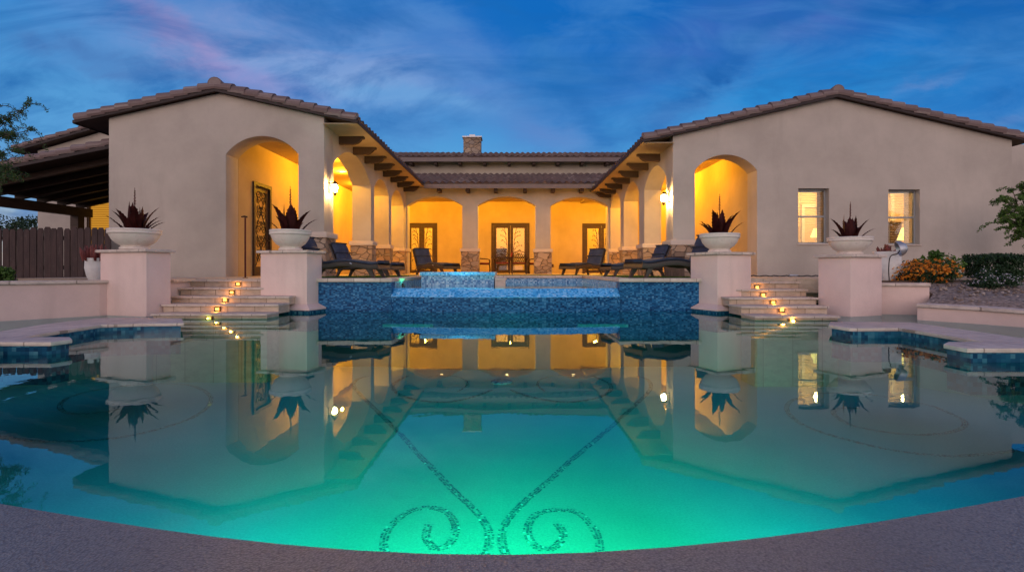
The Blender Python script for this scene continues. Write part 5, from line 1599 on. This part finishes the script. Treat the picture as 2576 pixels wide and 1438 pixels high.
limbs = [RP(2500, 560), RP(2520, 530), RP(2560, 470), RP(2540, 500, 11.1), RP(2600, 440), RP(2580, 590, 11.0), RP(2610, 520), RP(2555, 545, 11.0), RP(2650, 500), RP(2535, 575), RP(2590, 490, 11.5), RP(2640, 570), RP(2570, 455, 11.2), RP(2560, 600, 11.4), RP(2525, 500, 11.2), RP(2548, 520, 11.5), RP(2575, 530, 11.0), RP(2530, 550, 11.4), RP(2590, 560, 11.2), RP(2545, 470, 11.4)]
tree('acacia_tree', 'small bright green tree at the right edge', (11.2, 11.3, .52), [(0, 0, 0), (.02, 0, .4), (-.03, 0, .8), (.05, .05, 1.3)], limbs, 'leaf_bright', 15000, .05, 33, .24, droop=.2, asp=.45, tw_n=8, lr=.02)
# trees far beyond the fence
for k, (px, py, d, r_, lb) in enumerate(((40, 585, 30, 1.1, 'dark far tree beyond the fence under the patio roof'), (-30, 580, 33, 1.3, 'dark far tree at the left edge beyond the fence'), (90, 590, 34, 1.1, 'dark far tree beyond the fence beside the pale rear wall'))):
    c = P(px, py, d)
    rnd = random.Random(60 + k)
    t = thing('far_tree', lb, 'tree', (c.x, d, .4), 0, 'trees beyond the fence')
    b = MB(); b.tube([(0, 0, -.4), (.05, 0, c.z * .5), (0, 0, c.z)], [.16, .12, .06], 7); b.build('trunk', 'bark', t, world=False)
    cl = []
    for q in range(16):
        v = rand_unit(rnd); cl.append(((v.x * r_, v.y * r_, c.z - .2 + v.z * r_ * .6), (r_ * .4,) * 3))
    b = MB(); leaves_in(b, rnd, cl, 1100, .17, 1); b.build('crown', 'leaf_far', t, world=False, fixn=False)

# ================================================================== LIGHT
AMB = (1.0, 0.455, 0.02)
for x in (-5.3, -3.15, -0.22, 2.75, 5.0):
    plight('loggia_lamp', (x, 22.8, 3.90), 270, AMB, .03)
for (x, y, e) in ((-5.35, 15.7, 165), (-5.6, 17.7, 250), (-5.6, 20.2, 300)):
    plight('walkway_lamp', (x, y, 3.88), e, AMB, .03)
for (x, y, e) in ((4.95, 15.9, 150), (5.2, 18.0, 250), (5.2, 20.7, 300)):
    plight('walkway_lamp', (x, y, 3.84), e, AMB, .03)
for x in (-4.4, -.1, 4.2):
    plight('room_lamp', (x, 27.0, 3.0), 330, (1.0, .50, .06), .15)
plight('bedroom_lamp', (PX(2062, 15.2), 15.2, 2.9), 140, (1.0, .57, .20), .15)
plight('bedroom_lamp', (PX(2284, 15.0), 15.0, 2.9), 140, (1.0, .57, .19), .15)
plight('hall_lamp', (-8, 14.8, 3.0), 50, (1.0, .55, .14), .15)
# underwater lights: centre spot at the near wall, side spots added to brighten the floor
GREEN = (0.03, 1.0, 0.24)
for (x, y, tx, ty, e, cc, sp) in ((0, 1.5, 0, 3.2, 270, GREEN, 92), (-.75, 1.58, -.75, 4.8, 330, (.02, .95, .55), 84), (.75, 1.58, .75, 4.8, 330, (.02, .95, .48), 86), (-1.6, 1.8, -2.6, 4.8, 170, (.02, .85, .80), 86), (1.6, 1.85, 2.6, 4.8, 180, (.02, .85, .80), 86)):
    dd = Vector((tx - x, ty - y, -1.0))
    plight('pool_lamp_and_fill', (x, y, -.18), e, cc, .06, 'SPOT', R(sp), dd.to_track_quat('-Z', 'Y').to_euler(), 1.0)
plight('upper_pool_lamp', (-1.70, 10.0, .15), 40, (.05, 1.0, .50), .05)
plight('upper_pool_lamp', (-1.0, 10.2, .18), 80, (.12, .85, .95), .12)

sun = bpy.data.lights.new('sun', 'SUN'); sun.energy = 0.55; sun.angle = R(25); sun.color = (1.0, 0.70, 0.62)
so = bpy.data.objects.new('sun', sun); col.objects.link(so)
SUN_EL, SUN_AZ = R(9), R(200)     # low, behind the camera and a little to its left
d = Vector((math.sin(SUN_AZ) * math.cos(SUN_EL), math.cos(SUN_AZ) * math.cos(SUN_EL), math.sin(SUN_EL)))
so.rotation_euler = d.to_track_quat('Z', 'Y').to_euler()

# ---------------------------------------------------------------- dusk sky
wd = bpy.data.worlds.new('World'); scene.world = wd; wd.use_nodes = True
nt = wd.node_tree; nt.nodes.clear()
out = nt.nodes.new('ShaderNodeOutputWorld')
bg = nt.nodes.new('ShaderNodeBackground')
nt.links.new(bg.outputs[0], out.inputs[0])
tc = nd(nt, 'ShaderNodeTexCoord').outputs['Generated']
nrm = nd(nt, 'ShaderNodeVectorMath', operation='NORMALIZE'); nt.links.new(tc, nrm.inputs[0])
sep = nd(nt, 'ShaderNodeSeparateXYZ'); nt.links.new(nrm.outputs[0], sep.inputs[0])
X, Y, Z = sep.outputs
m = lambda op, a, b_=0.0, c=None, clamp=False: math_n(nt, op, a, b_, c, clamp)
el = m('MAXIMUM', Z, 0.0)
base_c = ramp(nt, el, [(0.0, (0.78, 0.55, 0.40)), (0.05, (0.60, 0.58, 0.55)), (0.10, (0.34, 0.50, 0.62)), (0.19, (0.10, 0.36, 0.69)), (0.30, (0.040, 0.27, 0.64)), (0.42, (0.010, 0.155, 0.50)), (0.62, (0.005, 0.085, 0.36)), (1.0, (0.004, 0.04, 0.20))])
# the physical sky gives a share of the light, low sun behind the camera
sky = nd(nt, 'ShaderNodeTexSky', sky_type='NISHITA'); sky.sun_disc = False
sky.sun_elevation = R(2); sky.sun_rotation = SUN_AZ; sky.ozone_density = 4.0
# tangent coordinates of the eastern sky in front of the house
yc = m('MAXIMUM', Y, 0.08)
U = m('DIVIDE', X, yc); V = m('DIVIDE', Z, yc)
comb = nd(nt, 'ShaderNodeCombineXYZ'); nt.links.new(U, comb.inputs[0]); nt.links.new(V, comb.inputs[1])
uv = comb.outputs[0]
wn_ = nd(nt, 'ShaderNodeTexNoise'); nt.links.new(scale_vec(nt, uv, (1, 1.6, 1)), wn_.inputs['Vector']); wn_.inputs['Scale'].default_value = 3.2; wn_.inputs['Detail'].default_value = 6; wn_.inputs['Roughness'].default_value = .6
sw = nd(nt, 'ShaderNodeSeparateColor'); nt.links.new(wn_.outputs['Color'], sw.inputs[0])
Uw = m('ADD', U, m('MULTIPLY', m('SUBTRACT', sw.outputs[0], .5), .26)); Vw = m('ADD', V, m('MULTIPLY', m('SUBTRACT', sw.outputs[1], .5), .16))
fib = noise_n(nt, scale_vec(nt, uv, (2.2, 7.0, 1)), 1.6, 7, .62, .8)
fibm = ramp(nt, fib, [(0.38, (0.5,) * 3), (0.62, (1,) * 3)])
front = ramp(nt, Y, [(0.10, (0, 0, 0)), (0.35, (1, 1, 1))])
cur = base_c
def blob(px, py, ang, rl, rs, colr, amt, soft=fibm):
    global cur
    u0, v0 = (px - CX) / F, (HZ - py) / F
    a = R(ang)
    du = m('SUBTRACT', Uw, u0); dv = m('SUBTRACT', Vw, v0)
    p = m('DIVIDE', m('ADD', m('MULTIPLY', du, math.cos(a)), m('MULTIPLY', dv, math.sin(a))), rl / F)
    q = m('DIVIDE', m('SUBTRACT', m('MULTIPLY', dv, math.cos(a)), m('MULTIPLY', du, math.sin(a))), rs / F)
    g = m('EXPONENT', m('MULTIPLY', m('ADD', m('MULTIPLY', p, p), m('MULTIPLY', q, q)), -1.0))
    f = m('MULTIPLY', m('MULTIPLY', g, amt), m('MULTIPLY', front, soft) if soft is not None else front, clamp=True)
    cur = mix_c(nt, f, cur, colr)
# broad value changes: lighter, greyer left; deeper blue right and top centre
blob(200, 280, 5, 620, 240, (0.09, 0.31, 0.63), .65, None)
blob(1350, 60, 0, 420, 200, (0.003, 0.135, 0.50), .85, None)
blob(2350, 20, 8, 760, 190, (0.001, 0.085, 0.40), .95, None)
blob(2450, 250, 8, 420, 120, (0.004, 0.12, 0.46), .8, None)
blob(1950, 280, 12, 430, 110, (0.025, 0.28, 0.66), .8, None)
blob(2200, 130, 22, 330, 50, (0.008, 0.19, 0.58), .6)
blob(640, 110, -14, 420, 120, (0.22, 0.30, 0.60), 1.0)
blob(820, 190, -8, 330, 70, (0.25, 0.38, 0.67), 1.0)
blob(390, 40, -46, 170, 32, (0.32, 0.24, 0.50), .8)
blob(520, 165, -40, 170, 42, (0.33, 0.27, 0.54), .8)
blob(640, 205, -20, 130, 36, (0.38, 0.30, 0.60), 1.0)
blob(240, 115, -14, 300, 34, (0.06, 0.17, 0.44), 1.0)
blob(420, 190, -8, 240, 20, (0.07, 0.19, 0.47), 1.0)
blob(1220, 210, -44, 300, 60, (0.09, 0.23, 0.57), .9)
blob(1400, 330, -30, 150, 45, (0.13, 0.24, 0.55), .8)
blob(1440, 250, -52, 220, 34, (0.012, 0.15, 0.47), 1.1)
blob(1010, 300, 2, 330, 42, (0.06, 0.24, 0.57), .9)
blob(1000, 235, -4, 230, 26, (0.16, 0.40, 0.72), .8)
blob(1800, 70, 30, 380, 75, (0.045, 0.14, 0.47), 1.0)
blob(2080, 20, 24, 200, 34, (0.07, 0.15, 0.47), .9)
blob(1790, 175, 40, 280, 34, (0.012, 0.115, 0.40), 1.2)
blob(1640, 290, 30, 90, 30, (0.02, 0.14, 0.44), 1.0)
blob(2340, 215, 30, 70, 14, (0.13, 0.25, 0.55), .8)
blob(2520, 305, 14, 110, 16, (0.12, 0.22, 0.50), .8)
blob(40, 505, 0, 160, 9, (0.22, 0.30, 0.40), .9)
# fine streaks everywhere
st = noise_n(nt, scale_vec(nt, uv, (1.6, 5.0, 1)), 2.3, 8, .6, 1.2)
cur = mix_c(nt, m('MULTIPLY', ramp(nt, st, [(0.42, (0, 0, 0)), (0.72, (.5, .5, .5))]), front), cur, (0.085, 0.27, 0.61))
dk = noise_n(nt, scale_vec(nt, uv, (1.1, 3.2, 1)), 1.9, 7, .6, 1.6)
cur = mix_c(nt, m('MULTIPLY', ramp(nt, dk, [(0.46, (0, 0, 0)), (0.70, (.75, .75, .75))]), front), cur, (0.010, 0.12, 0.40))
# after-glow in the west, behind the camera
west = m('MULTIPLY', ramp(nt, m('MULTIPLY_ADD', Y, -1.1, .38), [(0.0, (0, 0, 0)), (1.0, (1, 1, 1))]), ramp(nt, el, [(0.0, (1, 1, 1)), (0.85, (.12, .12, .12))]))
cur = mix_c(nt, west, cur, (1.64, 1.36, 1.30))
add = nd(nt, 'ShaderNodeMix', data_type='RGBA', blend_type='ADD')
add.inputs[0].default_value = 0.02
nt.links.new(cur, add.inputs[6]); nt.links.new(sky.outputs[0], add.inputs[7])
nt.links.new(add.outputs[2], bg.inputs[0])
bg.inputs[1].default_value = 1.0

# ================================================================== CAMERA AND RENDER
cam = bpy.data.cameras.new('camera')
cam.sensor_width = 36; cam.lens = 36 * F / 2576
cam.shift_y = -(719 - HZ) / 2576
cam.clip_start = 0.05; cam.clip_end = 3000
co = bpy.data.objects.new('camera', cam); col.objects.link(co)
co.location = (0, 0, CZ); co.rotation_euler = (R(90), 0, 0)
scene.camera = co
scene.view_settings.view_transform = 'Standard'
scene.view_settings.look = 'None'
scene.view_settings.exposure = 0
scene.render.engine = 'CYCLES'
cy = scene.cycles
cy.use_denoising = True
cy.max_bounces = 8; cy.diffuse_bounces = 3; cy.glossy_bounces = 4; cy.transmission_bounces = 6; cy.transparent_max_bounces = 12
cy.sample_clamp_indirect = 6
cy.caustics_reflective = False; cy.caustics_refractive = False
